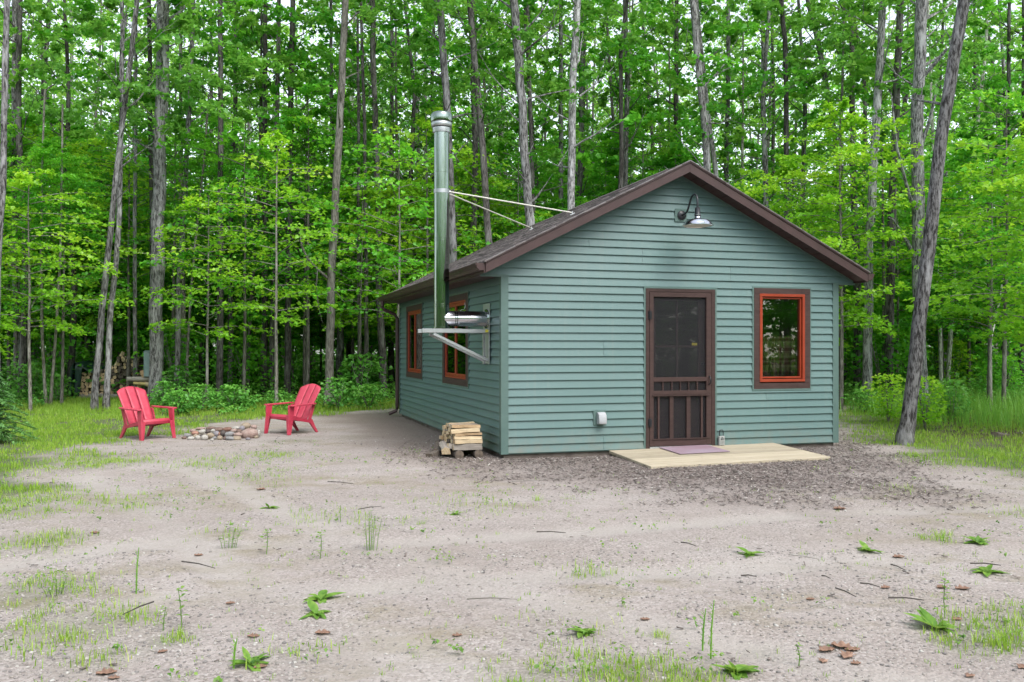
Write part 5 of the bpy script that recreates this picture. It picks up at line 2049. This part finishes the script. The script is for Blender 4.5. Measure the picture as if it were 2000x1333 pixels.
# ------------------------------------------------------------------ undergrowth, grass, shrubs
def blades(name, P, h, w, tint, mat, lean=.35, rng=RNG):
    """three-triangle bent grass blades rising from P (n,2)"""
    n = len(P)
    z = gheight(P)
    az = rng.random(n) * 6.283
    fx, fy = np.cos(az), np.sin(az)
    px, py = -fy, fx
    ln = rng.uniform(.1, 1, n) * lean * h
    a = np.column_stack([P[:, 0] - px * w / 2, P[:, 1] - py * w / 2, z - .01])
    b = np.column_stack([P[:, 0] + px * w / 2, P[:, 1] + py * w / 2, z - .01])
    mx, my = P[:, 0] + fx * ln * .35, P[:, 1] + fy * ln * .35
    c = np.column_stack([mx - px * w * .4, my - py * w * .4, z + h * .6])
    d = np.column_stack([mx + px * w * .4, my + py * w * .4, z + h * .6])
    e = np.column_stack([P[:, 0] + fx * ln, P[:, 1] + fy * ln, z + h])
    V = np.stack([a, b, c, d, e], 1).reshape(-1, 3)
    o = np.arange(n)[:, None] * 5
    Fc = (o + np.array([[0, 1, 3, 0, 3, 2, 2, 3, 4]])).reshape(-1)
    return npmesh(name, V, Fc, 3, mat, np.repeat(tint, 5))


def scatter(n, x0, x1, y0, y1, dens, rng=RNG):
    P = np.column_stack([rng.uniform(x0, x1, n), rng.uniform(y0, y1, n)])
    return P[rng.random(n) < dens(P)]


cab_fp = np.array([[*C(u, v, 0).xy] for u, v in ((-.05, -.05), (W + .05, -.05), (W + .05, L + .05), (-.05, L + .05))])
deck_fp = np.array([[*C(u, v, 0).xy] for u, v in ((1.42, -1.27), (3.86, -1.27), (3.86, 0), (1.42, 0))])
outside = lambda P: (sdf_poly(P, cab_fp) < 0) & (sdf_poly(P, deck_fp) < 0)
parts = []
# lawns
P = scatter(380000, -13, -1.5, 9, 24, lambda P: np.clip(zones(P)[0] * (.12 + 1.0 * (fbm(P, 2.2, 40) > .47)), 0, 1))
P = P[outside(P)]
P = P[:80000]
h = RNG.uniform(.02, .07, len(P)) * (1 + 1.2 * np.clip((P[:, 1] - 16.5) / 4, 0, 1))
m1 = blades('grass', P, h, RNG.uniform(.006, .013, len(P)), np.clip(RNG.normal(.5, .2, len(P)) + .35 * (fbm(P, 1.1, 44) - .5), 0, 1), MAT['grass'])
tag(link('grass', m1), 'short lawn grass left of the fire ring', 'grass', kind='stuff')
P = scatter(340000, 5, 17, 9, 24, lambda P: np.clip(zones(P)[0] * (.2 + 1.0 * (fbm(P, 2.2, 41) > .45)), 0, 1))
P = P[outside(P)][:75000]
h = RNG.uniform(.02, .075, len(P))
tag(link('grass', blades('grass', P, h, RNG.uniform(.005, .011, len(P)), np.clip(RNG.normal(.55, .2, len(P)), 0, 1), MAT['grass'])), 'short grass round the foot of the leaning trunk', 'grass', kind='stuff')
TALL = poly_world([(1650, 812), (1760, 822), (1850, 838), (2000, 842), (2700, 880), (2700, 742), (1650, 765)])
P = scatter(120000, 5.5, 26, 13, 33, lambda P: np.clip(sdf_poly(P, TALL) / .8 + (fbm(P, .9, 43) - .3), 0, 1))
P = P[outside(P)][:32000]
h = RNG.uniform(.15, .52, len(P)) * (.6 + .8 * fbm(P, .8, 45))
tag(link('tall_grass', blades('tall_grass', P, h, RNG.uniform(.006, .013, len(P)), np.clip(RNG.normal(.5, .2, len(P)), 0, 1), MAT['tallgrass'], .6)), 'tall fresh grass before the wood at right', 'grass', kind='stuff')
# tufts and patches on the gravel
P = scatter(700000, -6.5, 6.5, 3.4, 12, lambda P: np.clip(zones(P)[4] * 1.1, 0, 1) ** 1.3 * np.clip((fbm(P, 8.0, 81) - .40) * 6, .04, 1) * (1 - zones(P)[1]))
P = P[outside(P)][:120000]
h = RNG.uniform(.008, .05, len(P)) * (.45 + 1.3 * vnoise(P, 7.0, 83))
tag(link('grass', blades('grass', P, h, RNG.uniform(.0025, .0062, len(P)), np.clip(RNG.normal(.6, .22, len(P)), 0, 1), MAT['grass'], .8)), 'sparse grass patches growing on the gravel yard', 'grass', kind='stuff')
P = scatter(9000, -6.5, 6.5, 3.4, 12, lambda P: np.full(len(P), .16) * (1 - zones(P)[1]))
P = np.repeat(P, 7, 0) + RNG.normal(0, .015, (len(P) * 7, 2))
P = P[outside(P)]
tag(link('grass', blades('grass', P, RNG.uniform(.006, .03, len(P)), RNG.uniform(.002, .0045, len(P)), np.clip(RNG.normal(.55, .25, len(P)), 0, 1), MAT['grass'], .8)), 'scattered tiny grass tufts on the gravel', 'grass', kind='stuff')


# undergrowth leaves
def herbs(P, hmax, per, size, mat, name, label):
    n = len(P)
    rng = RNG
    Q = np.repeat(P, per, 0)
    hm = np.repeat(hmax, per)
    f = rng.random(n * per) ** .7
    rad = np.minimum(.05, hm * .4) + .22 * f * hm / .5
    az = rng.random(n * per) * 6.283
    C_ = np.column_stack([Q[:, 0] + np.cos(az) * rad, Q[:, 1] + np.sin(az) * rad, gheight(Q) + .02 + f * hm])
    N_ = unit(np.column_stack([np.cos(az) * .35, np.sin(az) * .35, np.ones(n * per)]) + rng.normal(0, .3, (n * per, 3)))
    D_ = np.column_stack([np.cos(az), np.sin(az), -.3 * np.ones(n * per)])
    tn = np.clip(.25 + .4 * f + np.repeat(rng.normal(0, .16, n), per) + rng.normal(0, .1, n * per), 0, 1)
    me = leaves_mesh(name, C_, N_, D_, rng.uniform(.7, 1.3, n * per) * size, tn, mat)
    return tag(link(name, me), label, 'undergrowth', kind='stuff')


UG_L = poly_world([(-700, 800), (60, 800), (160, 788), (330, 800), (420, 812), (600, 806), (640, 797), (790, 795), (800, 745), (300, 735), (-700, 735)])
P = scatter(9000, -20, -.5, 15.5, 40, lambda P: np.clip(sdf_poly(P, UG_L) / .8 + (fbm(P, .8, 51) - .25) * 1.2, 0, 1) * .55)
P = P[outside(P)]
pile = np.array([[XL - .3, PD - .8], [XR + .5, PD - .8], [XR + .5, PD + .6], [XL - .3, PD + .6]])
vis = np.array([[*at(136, 792).xy], [*at(262, 792).xy], [XR + .3, PD - .5], [XL - .2, PD - .5]])
P = P[(sdf_poly(P, pile) < 0) & (sdf_poly(P, vis) < -.1)][:3100]
herbs(P, RNG.uniform(.12, .6, len(P)) * (.15 + 1.5 * fbm(P, .9, 52) ** 1.5) * np.clip((P[:, 1] - 15) / 6, .35, 1), 20, .068, MAT['herb'], 'undergrowth', 'leafy undergrowth at the wood edge behind the red chairs')
P = scatter(7000, 4, 26, 14, 40, lambda P: np.clip(sdf_poly(P, poly_world([(1640, 800), (1740, 800), (1860, 800), (2600, 840), (2600, 725), (1640, 735)])) / .8 + (fbm(P, .8, 53) - .3), 0, 1) * .4)
P = P[outside(P)][:1500]
herbs(P, RNG.uniform(.2, .65, len(P)), 16, .08, MAT['herb'], 'undergrowth', 'leafy undergrowth at the wood edge right of the cabin')
P = scatter(6000, -34, 34, 24, 52, lambda P: (fbm(P, .4, 54) > .5) * .6)
P = P[outside(P)][:4200]
herbs(P, RNG.uniform(.2, 1.2, len(P)), 12, .15, MAT['herb'], 'undergrowth', 'undergrowth on the floor of the dark wood')

P = scatter(30000, -6.5, 6.5, 3.45, 13, lambda P: np.clip(zones(P)[4] * .10 + .03 * (fbm(P, 1.0, 57) > .55), 0, 1) * (1 - zones(P)[1]))
P = P[outside(P)][:1500]
herbs(P, RNG.uniform(.015, .075, len(P)), 7, .020, MAT['weed'], 'tiny_weeds', 'tiny broad leaved weeds scattered over the gravel')

# shrubs: a stem and leaves each
def shrub_meshes(seed, ht, rad, n, mat, size):
    rng = np.random.default_rng(seed)
    f = rng.random(n)
    az = rng.random(n) * 6.283
    rr_ = rad * np.sqrt(np.sin(np.pi * (.15 + .8 * f))) * np.sqrt(rng.random(n)) * (1 + .3 * np.sin(az * 3 + seed))
    C_ = np.column_stack([np.cos(az) * rr_, np.sin(az) * rr_, ht * (.12 + .88 * f)])
    N_ = unit(np.array([0, 0, 1.0]) + rng.normal(0, .4, (n, 3)))
    D_ = np.column_stack([np.cos(az), np.sin(az), -.3 + 0 * az])
    fo = leaves_mesh('foliage', C_, N_, D_, rng.uniform(.7, 1.3, n) * size, np.clip(.3 + .4 * f + rng.normal(0, .15, n), 0, 1), mat)
    m = MB()
    rnd = random.Random(seed)
    for i in range(7):
        a = rnd.random() * 6.28
        r = rad * rnd.uniform(.3, .8)
        m.tube([(0, 0, -.05), (math.cos(a) * r * .4, math.sin(a) * r * .4, ht * .45), (math.cos(a) * r, math.sin(a) * r, ht * rnd.uniform(.75, .95))], [.012, .008, .003], 5, cap=False)
    return m.mesh('stem', MAT['barkC'], smooth=60), fo


SHR = [shrub_meshes(1, .9, .5, 420, MAT['herb'], .10), shrub_meshes(2, 1.2, .55, 480, MAT['leafB'], .10), shrub_meshes(3, .7, .55, 360, MAT['herb'], .11), shrub_meshes(4, 1.5, .7, 520, MAT['leaf'], .11)]
for px, py, k, sc, lab in [
    (350, 812, 2, 0.74, 'low leafy bush at the foot of the thickest grey trunk'),
    (395, 806, 0, 0.67, 'leafy bush right of the thickest grey trunk, behind the fire ring'),
    (455, 802, 2, 0.81, 'broad low bush behind the middle of the fire ring'),
    (320, 800, 0, .7, 'small bush behind the left red chair'),
    (660, 802, 0, .8, 'bush at the foot of the smooth pale trunk'),
    (720, 800, 2, .8, 'low bush between the pale trunk and the cabin'),
    (1806, 838, 1, .75, 'yellow green bush directly behind the leaning twin trunk'),
    (1735, 826, 1, .75, 'yellow green bush left of the leaning twin trunk'),
    (1860, 822, 0, .85, 'fern like bush right of the twin trunks'),
    (1690, 806, 2, .7, 'low bush at the foot of the mossy trunk'),
    (1960, 790, 3, .8, 'bush in the tall grass near the right edge'),
    (112, 790, 0, .8, 'bush left of the tarp covered woodpile'),
    (65, 785, 0, 1.1, 'bush behind the spruce sapling'),
    (540, 798, 2, 0.59, 'low bush left behind the right red chair'),
    (1900, 768, 3, 1.0, 'bush at the wood edge below the white birch'),
]:
    t = thing('shrub', lab, 'shrub', at(px, py), fr.random() * 6, 'bushes along the wood edge')
    t.scale = (sc,) * 3
    link('stem', SHR[k][0], t)
    link('foliage', SHR[k][1], t)

low_ = []  # pale bushes added to brighten the dark lower band of the wood
while len(low_) < 44:
    y = fr.uniform(22.5, 33)
    x = fr.uniform(-.58, .6) * y
    if in_clear(x, y) or not free(x, y, .9, low_) or sdf_poly(np.array([[x, y]]), vis)[0] > -.5 or (abs(y - PD) < 1 and XL - .6 < x < XR + .6):
        continue
    low_.append((x, y))
    t = thing('shrub', 'pale bush added among the trunks to brighten the wood', 'shrub', (x, y, GZ), fr.random() * 6, 'pale bushes added to brighten the wood')
    k, sc = fr.choice([1, 3, 3, 0]), fr.uniform(.9, 1.7)
    t.scale = (sc,) * 3
    link('stem', SHR[k][0], t)
    link('foliage', SHR[k][1], t)

# spruce sapling at the left edge
def spruce(seed, ht, rad):
    rng = np.random.default_rng(seed)
    cs, ns, ds, ss = [], [], [], []
    m = MB()
    m.tube([(0, 0, -.1), (0, 0, ht * .5), (.01, 0, ht)], [.03, .018, .006], 7)
    for i in range(64):
        f = i / 64
        h = ht * (.04 + .94 * f)
        ln = rad * (1 - f) ** .8 * rng.uniform(.75, 1.1) + .05
        az = i * 2.399
        d = np.array([math.cos(az), math.sin(az), 0])
        nn = int(28 + 110 * ln)
        t = rng.random(nn)
        z = h + ln * (.25 * t - .45 * t * t) + rng.normal(0, .008, nn)
        side = rng.normal(0, .10, nn) * (1.1 - t) * ln * 1.6
        p = np.array([-d[1], d[0], 0])
        cs.append(d * (t * ln)[:, None] + p * side[:, None] + np.array([0, 0, 1.0]) * z[:, None])
        ds.append(unit(d + p * np.sign(side)[:, None] * .9 + rng.normal(0, .25, (nn, 3))))
        ns.append(unit(np.array([0, 0, 1.0]) + rng.normal(0, .5, (nn, 3))))
        ss.append(rng.uniform(.05, .085, nn))
        m.tube([(0, 0, h), tuple(d * ln * .5 + np.array([0, 0, h + ln * .02])), tuple(d * ln + np.array([0, 0, h - ln * .2]))], [.008, .005, .002], 4, cap=False)
    C_ = np.vstack(cs)
    tn = np.clip(.25 + .45 * np.hypot(C_[:, 0], C_[:, 1]) / rad + rng.normal(0, .15, len(C_)), 0, 1)
    return m.mesh('trunk', MAT['barkB'], smooth=60), leaves_mesh('foliage', C_, np.vstack(ns), np.vstack(ds), np.concatenate(ss), tn, MAT['needle'], .12, .05)


t = thing('spruce_sapling', 'young spruce with pale tips at the left edge of the lawn', 'tree', at(-8, 868))
a, b = spruce(3, 1.05, .62)
link('trunk', a, t)
link('foliage', b, t)

# ------------------------------------------------------------------ gravel, wood chips
ico = bmesh.new()
bmesh.ops.create_icosphere(ico, subdivisions=1, radius=1)
IV = np.array([v.co[:] for v in ico.verts])
IF = np.array([[v.index for v in f.verts] for f in ico.faces])
ico.free()


def pebbles(n, x0, x1, y0, y1, smin, smax, dens, name, label):
    P = scatter(n, x0, x1, y0, y1, dens)
    P = P[outside(P)]
    k = len(P)
    s = smin + (smax - smin) * RNG.random(k) ** 3.4
    V = IV[None] * (1 + RNG.uniform(-.22, .22, (k, 12, 1)))
    sc = np.stack([s, s * RNG.uniform(.6, 1, k), s * RNG.uniform(.4, .7, k)], 1)
    V = V * sc[:, None]
    a = RNG.random(k) * 6.283
    ca, sa = np.cos(a)[:, None], np.sin(a)[:, None]
    X_, Y_ = V[..., 0] * ca - V[..., 1] * sa, V[..., 0] * sa + V[..., 1] * ca
    V = np.stack([X_ + P[:, :1], Y_ + P[:, 1:], V[..., 2] + (gheight(P) + s * .12)[:, None]], -1).reshape(-1, 3)
    Fc = (np.arange(k)[:, None, None] * 12 + IF[None]).reshape(-1)
    me = npmesh(name, V, Fc, 3, MAT['pebble'], np.repeat(np.clip(RNG.normal(.48, .32, k), 0, 1), 12), smooth=True)
    return tag(link(name, me), label, 'gravel', kind='stuff')


def gdens(P):
    lawn, mul, dirt, forest, pat = zones(P)
    b = np.clip((fbm(P, .8, 61) - .33) * 3.2, .12, 1)
    ll = np.clip(1.4 - np.hypot((P[:, 0] + 1.9) / 1.5, (P[:, 1] - 4.3) / 1.1), 0, 1)
    return np.clip(np.maximum(b * .55, ll), 0, 1) * (1 - lawn) * (1 - mul) * (1 - .75 * tracks(P))


pebbles(46000, -3.6, 3.6, 3.5, 6.4, .0025, .013, gdens, 'gravel', 'loose pebbles scattered over the near yard')
pebbles(26000, -6, 6, 6.2, 14.5, .004, .014, gdens, 'gravel', 'loose pebbles scattered over the far yard')


def chips(n, x0, x1, y0, y1, dens, name, label, mat, lmin=.015, lmax=.06):
    P = scatter(n, x0, x1, y0, y1, dens)
    P = P[outside(P)]
    k = len(P)
    BV = np.array([[-1, -1, -1], [1, -1, -1], [1, 1, -1], [-1, 1, -1], [-1, -1, 1], [1, -1, 1], [1, 1, 1], [-1, 1, 1]]) * .5
    BF = np.array([(0, 3, 2, 1), (4, 5, 6, 7), (0, 1, 5, 4), (1, 2, 6, 5), (2, 3, 7, 6), (3, 0, 4, 7)])
    ln = lmin + (lmax - lmin) * RNG.random(k) ** 2
    V = BV[None] * np.stack([ln, ln * RNG.uniform(.12, .38, k), np.full(k, .004)], 1)[:, None]
    V = V * (1 + RNG.uniform(-.25, .25, V.shape))
    a, tl = RNG.random(k) * 6.283, RNG.normal(0, .22, k)
    z = V[..., 2] + V[..., 0] * np.sin(tl)[:, None]
    ca, sa = np.cos(a)[:, None], np.sin(a)[:, None]
    V = np.stack([V[..., 0] * ca - V[..., 1] * sa + P[:, :1], V[..., 0] * sa + V[..., 1] * ca + P[:, 1:], z + (gheight(P) + .006 + np.abs(RNG.normal(0, .006, k)))[:, None]], -1).reshape(-1, 3)
    Fc = (np.arange(k)[:, None, None] * 8 + BF[None]).reshape(-1)
    me = npmesh(name, V, Fc, 4, mat, np.repeat(np.clip(RNG.normal(.45, .26, k), 0, 1), 8))
    return tag(link(name, me), label, 'wood chips', kind='stuff')


chips(42000, -1.5, 6.6, 8, 14, lambda P: np.clip(zones(P)[1] * 1.0 + .02 * (zones(P)[1] > 0), 0, 1), 'wood_chips', 'dark wood chip mulch before the cabin front', MAT['chip'])
chips(5000, -1.6, .2, 10.6, 14.5, lambda P: np.clip(1.2 - np.hypot(P[:, 0] + .9, (P[:, 1] - 11.9) / 1.2), 0, 1) * .8, 'bark_litter', 'bark litter on the dirt round the split wood stack', MAT['chip'], .012, .05)
chips(11000, -8.5, 8.5, 3.5, 15, lambda P: np.clip(fbm(P, .9, 71) - .32, 0, 1) * (1 - zones(P)[1]) * .9, 'litter', 'tiny bits of twig and bark on the yard', MAT['chip'], .006, .045)
chips(3500, 5, 11, 10, 16, lambda P: np.clip((fbm(P, 1.1, 73) - .45) * 3, 0, 1) * .7, 'leaf_litter', 'old leaf litter along the grass edge at right', MAT['chip'], .02, .09)
chips(2500, -10.5, -6, 15, 20, lambda P: np.clip((fbm(P, .9, 74) - .42) * 3, 0, 1) * .7, 'leaf_litter', 'old leaf litter behind the left lawn', MAT['chip'], .02, .09)

# ------------------------------------------------------------------ single weeds, dead leaves, twigs


def leaf_blade(m, base, az, ln, wd, rise, droop, nseg=5):
    """one broad weed leaf as a folded strip"""
    d = Vector((math.cos(az), math.sin(az), 0))
    p = Vector((-d.y, d.x, 0))
    vs, fs = [], []
    for i in range(nseg + 1):
        t = i / nseg
        c = Vector(base) + d * ln * t + Vector((0, 0, rise * t - droop * t * t))
        w = wd * (math.sin(math.pi * min(.97, .10 + .88 * t ** .85))) * .5
        vs += [c + p * w + Vector((0, 0, w * .35)), c, c - p * w + Vector((0, 0, w * .35))]
    for i in range(nseg):
        a = i * 3
        fs += [(a, a + 1, a + 4, a + 3), (a + 1, a + 2, a + 5, a + 4)]
    m.add(vs, fs)


def add_tint(me, seed):
    r = random.Random(seed)
    a = me.attributes.new('tint', 'FLOAT', 'POINT')
    a.data.foreach_set('value', [r.uniform(.2, .95) for _ in me.vertices])
    return me


def weed(px, py, kind, hgt, label, seed, rx=None):
    B = at(px, py)
    B.z = float(gheight(np.array([[B.x, B.y]]))[0])
    t = thing('weed', label, 'weed', B, 0, 'single weeds on the gravel')
    r = random.Random(seed)
    if kind == 'rosette':
        n = r.randint(9, 14)
        for i in range(n):
            m = MB()
            leaf_blade(m, (0, 0, .005), i * 2.4 + r.uniform(-.9, .9), hgt * r.choice([.35, .6, .8, 1.0, 1.15]) * r.uniform(.85, 1.1), hgt * r.uniform(.26, .5), hgt * r.choice([.04, .10, .22, .5]), hgt * r.uniform(.02, .3))
            link('leaf', add_tint(m.mesh('leaf', MAT['weed'], recalc=False, smooth=60), seed + i), t)
    elif kind == 'sprig':
        m = MB()
        m.tube([(0, 0, -.01), (r.uniform(-.01, .01), 0, hgt * .5), (r.uniform(-.02, .02), r.uniform(-.01, .01), hgt)], [.003, .0025, .0015], 5)
        link('stem', add_tint(m.mesh('stem', MAT['weed'], smooth=60), seed), t)
        k = 0
        for f in (.3, .5, .66, .8, .92, 1.0):
            for s in (0, 1):
                m = MB()
                leaf_blade(m, (0, 0, hgt * f), k * 1.57 + s * 3.14 + r.uniform(-.3, .3), hgt * r.uniform(.14, .24), hgt * .10, hgt * .08, hgt * .06, 3)
                link('leaf', add_tint(m.mesh('leaf', MAT['weed'], recalc=False, smooth=60), seed + k * 2 + s), t)
            k += 1
    elif kind == 'stalk':
        m = MB()
        m.tube([(0, 0, -.01), (.004, 0, hgt * .5), (.016, 0, hgt)], [.0045, .0042, .002], 6)
        for i in range(16):
            z = hgt * (.15 + .05 * i)
            a = i * 2.4
            m.tube([(.006 * z / hgt, 0, z), (math.cos(a) * .012, math.sin(a) * .012, z + .012)], [.002, .001], 4, cap=False)
        link('stem', add_tint(m.mesh('stem', MAT['tallgrass'], smooth=60), seed), t)
    elif kind == 'clump':
        for i in range(9):
            m = MB()
            x, y, hh = r.gauss(0, .035), r.gauss(0, .035), hgt * r.uniform(.5, 1.05)
            m.tube([(x, y, -.01), (x * 1.3, y * 1.3, hh * .5), (x * 1.8, y * 1.8, hh)], [.002, .0018, .001], 4)
            for f in (.45, .62, .78, .9, 1):
                leaf_blade(m, (x * (1 + .8 * f), y * (1 + .8 * f), hh * f), r.random() * 6.28, .035, .011, .01, .008, 2)
            link('sprig', add_tint(m.mesh('sprig', MAT['weed'], recalc=False, smooth=60), seed + i), t)
    elif kind == 'tuft':
        P = np.column_stack([np.full(60, 0.0), np.full(60, 0.0)]) + RNG.normal(0, .02, (60, 2))
        me = blades('blades', P, RNG.uniform(.3, 1, 60) * hgt, np.full(60, .0035), RNG.uniform(.3, .9, 60), MAT['grass'], 1.0)
        me.transform(Matrix.Translation((0, 0, -GZ)))
        link('blades', me, t)
    return t


for i, (px, py, kind, h, lab) in enumerate([
    (626, 1172, 'rosette', .13, 'biggest plantain weed in the middle of the near yard'),
    (618, 1200, 'rosette', .11, 'plantain weed just below the biggest one'),
    (266, 1160, 'stalk', .27, 'single bare green stalk standing in the left yard'),
    (355, 1226, 'sprig', .20, 'tall leafy sprig right of the bare green stalk'),
    (318, 1232, 'sprig', .12, 'short leafy sprig left of the tall leafy one'),
    (625, 1093, 'sprig', .17, 'leafy sprig standing above the biggest plantain'),
    (722, 1075, 'clump', .27, 'tall feathery weed clump left of the yard centre'),
    (520, 1085, 'sprig', .16, 'leafy sprig between the bare stalk and the feathery clump'),
    (445, 1070, 'clump', .15, 'loose weed clump left of the feathery one'),
    (665, 1020, 'sprig', .11, 'small sprig behind the feathery clump'),
    (820, 1025, 'tuft', .09, 'dense low grass tuft right of the feathery clump'),
    (1464, 1085, 'rosette', .13, 'broad leaved weed below the right end of the platform'),
    (1386, 1106, 'tuft', .06, 'flat green tuft left of the broad leaved weed'),
    (1695, 1078, 'rosette', .12, 'weed right of the broad leaved weed, before the chips'),
    (1910, 1062, 'rosette', .11, 'upright weed near the right edge of the yard'),
    (1928, 1118, 'rosette', .13, 'weed with tall leaves near the right edge, lower one'),
    (1846, 1210, 'sprig', .20, 'leafy upright stem at lower right of the yard'),
    (1830, 1232, 'rosette', .15, 'rosette of round leaves below the leafy upright stem'),
    (1140, 1240, 'rosette', .09, 'small weed in the near middle of the yard'),
    (488, 1300, 'rosette', .11, 'weed at the bottom left beside a dead leaf'),
    (456, 1308, 'stalk', .14, 'short bare stalk at the bottom left'),
    (1372, 1270, 'stalk', .20, 'bare grass stalk at the bottom, left of the big round leaf'),
    (1388, 1290, 'stalk', .27, 'tallest grass stalk at the bottom of the yard'),
    (1437, 1318, 'rosette', .12, 'weed with a big round pale leaf at the bottom edge'),
    (1495, 1196, 'tuft', .06, 'tiny grass tuft in the sandy middle right'),
    (1290, 1245, 'tuft', .09, 'wispy grass tuft near the bottom middle'),
    (1105, 980 - 5, 'tuft', .08, 'little grass tuft at the edge of the wood chips'),
    (1052, 978, 'tuft', .12, 'narrow upright grass tuft before the cabin corner'),
    (330, 1255, 'tuft', .07, 'pale round grass tuft at lower left'),
    (110, 1160, 'clump', .09, 'low weed clump at the left edge of the yard'),
    (1300, 1080, 'tuft', .05, 'little tuft left of the broad leaved weed'),
    (525, 990, 'rosette', .10, 'dark weed in the middle distance before the fire ring'),
    (890, 1005, 'rosette', .07, 'small dark weed before the split wood stack'),
    (1560, 1300, 'sprig', .10, 'sprig at the bottom right of the yard'),
]):
    weed(px, py, kind, h, lab, 1000 + i * 20)


def dead_leaf(px, py, s, rz, label, seed):
    B = at(px, py)
    B.z = float(gheight(np.array([[B.x, B.y]]))[0]) + .004
    r = random.Random(seed)
    vs, fs = [], []
    n = 8
    for i in range(n + 1):
        t = i / n
        w = .34 * math.sin(math.pi * min(.98, .06 + .92 * t)) * (1 + .45 * math.sin(t * 19 + seed))
        x = (t - .5)
        c = .10 * (x * 2) ** 2 + r.uniform(-.03, .04)
        vs += [(x, w, .20 * w * 2 + c * .6 + r.uniform(0, .05)), (x, r.uniform(-.02, .02), c * .35), (x, -w, .16 * w * 2 + c * .5 + r.uniform(0, .06))]
    for i in range(n):
        a = i * 3
        fs += [(a, a + 1, a + 4, a + 3), (a + 1, a + 2, a + 5, a + 4)]
    m = MB().add([(x * s, y * s, z * s) for x, y, z in vs], fs)
    o = m.build('dead_leaf', MAT['deadleaf'], None, recalc=False, smooth=50, loc=B)
    o.rotation_euler = (0, 0, rz)
    sm = o.modifiers.new('thick', 'SOLIDIFY')
    sm.thickness = .0012
    tag(o, label, 'leaf', 'dead leaves on the gravel')


for i, (px, py, s, rz, lab) in enumerate([
    (208, 1316, .085, .4, 'large curled brown leaf at the bottom left corner'), (222, 1326, .05, .1, 'small pale leaf beside the large curled one'), (509, 1306, .06, .5, 'orange brown leaf at the bottom, beside a weed'),
    (630, 1238, .075, .05, 'flat pinkish brown leaf below the plantains'), (510, 955, .09, .2, 'brown leaf in the middle distance before the fire ring'), (185, 1044, .07, 0, 'dark brown leaf in the left yard'),
    (388, 1084, .06, .1, 'tan leaf left of the leafy sprig'), (1615, 1272, .085, .3, 'leftmost of the crumpled leaf heap at lower right'), (1645, 1268, .10, -.5, 'middle one of the crumpled leaf heap at lower right'),
    (1655, 1284, .09, .9, 'lower one of the crumpled leaf heap at lower right'), (1665, 1274, .07, 0, 'rightmost of the crumpled leaf heap at lower right'), (1608, 1293, .055, 1.2, 'single leaf just below the crumpled heap'), (1672, 1297, .05, .2, 'single leaf right below the crumpled heap'),
    (1640, 996, .11, .1, 'brown leaf at the edge of the wood chips'), (1880, 1152, .085, 0, 'pinkish leaf right of the lower right weeds'), (1840, 1150, .07, .3, 'long leaf left of the pinkish one at right'), (1583, 1175, .05, .1, 'small leaf beside the dark twig at right'),
    (1745, 1214 + 3, .0, 0, ''), (1870, 1213, .06, .4, 'reddish leaf beside the leafy upright stem'), (1755, 1088, .08, 0, 'rusty leaf litter clump in the right yard'), (450, 1180, .05, .3, 'tan leaf above the near left pebbles'),
    (495, 1245, .06, .1, 'whitish dry leaf near the bottom left weeds'), (893, 1244, .05, .2, 'small orange leaf in the near middle yard'), (1260, 1210, .05, 0, 'brown crumb of leaf in the near middle'), (1730, 1152, .06, .2, 'faded leaf left of the long leaf at right'),
    (1998, 1308, .06, .5, 'tan leaf at the bottom right corner'), (1895, 1322, .05, .5, 'reddish leaf at the bottom right'), (1120, 1008 + 6, .0, 0, ''), (318, 1256 + 20, .045, .7, 'orange leaf below the pale tuft at lower left')]):
    if s > 0:
        dead_leaf(px, py, s, rz, lab, i * 3 + 1)
for i, (a, b, lab) in enumerate([
    ((1632, 1168), (1672, 1186), 'dark straight twig in the right yard'), ((1680, 1158), (1718, 1166), 'thin forked twig right of the dark straight one'), ((1735, 1188), (1805, 1193), 'thin long twig below the forked one'),
    ((1605, 1143), (1622, 1149), 'short dark stick above the straight twig'), ((912, 1190), (1010, 1191), 'pale long twig lying in the middle yard'), ((1048, 1054), (1105, 1056), 'grey straight twig below the wood chips'),
    ((300, 1196), (240, 1222), 'thin green stem lying at lower left'), ((1447, 1143), (1478, 1145), 'short twig in the middle right yard'), ((1540, 1100), (1600, 1110), 'fallen pale twig right of the broad leaved weed'),
    ((1330, 1075), (1360, 1083), 'tan twig left of the broad leaved weed'), ((355, 1114), (420, 1128), 'dark root line crossing the left yard'), ((1740, 1120), (1768, 1132), 'dark twig left of the right edge weeds'), ((1895, 1118), (1955, 1122), 'twig lying before the tall leaved weed'),
    ((700, 1008), (745, 1002), 'dark twig behind the feathery clump'), ((640, 950), (690, 955), 'thin twig in the middle distance'), ((1000, 950), (1070, 946), 'pale stick before the cabin corner')]):
    A, B = at(*a), at(*b)
    A.z = B.z = GZ + .012
    mid = A.lerp(B, .5) + Vector((0, .012, .004))
    o = MB().tube([A, mid, B], [.0045, .004, .0025], 6).build('twig', MAT['stick'] if 'pale' not in lab else MAT['greylog'], None, smooth=60)
    tag(o, lab, 'twig', 'twigs lying on the gravel')
# a mossy piece of rotten wood in the grass at right
P_ = at(1955, 855)
o = log_mesh(222, .34, .06, True).build('rotten_log', [MAT['logbark'], MAT['logendd'], MAT['logbark']], None, bevel=.02, loc=(P_.x, P_.y, GZ + .03))
o.rotation_euler = (.3, .15, .5)
tag(o, 'mossy rotten chunk of wood in the grass near the right edge', 'log')
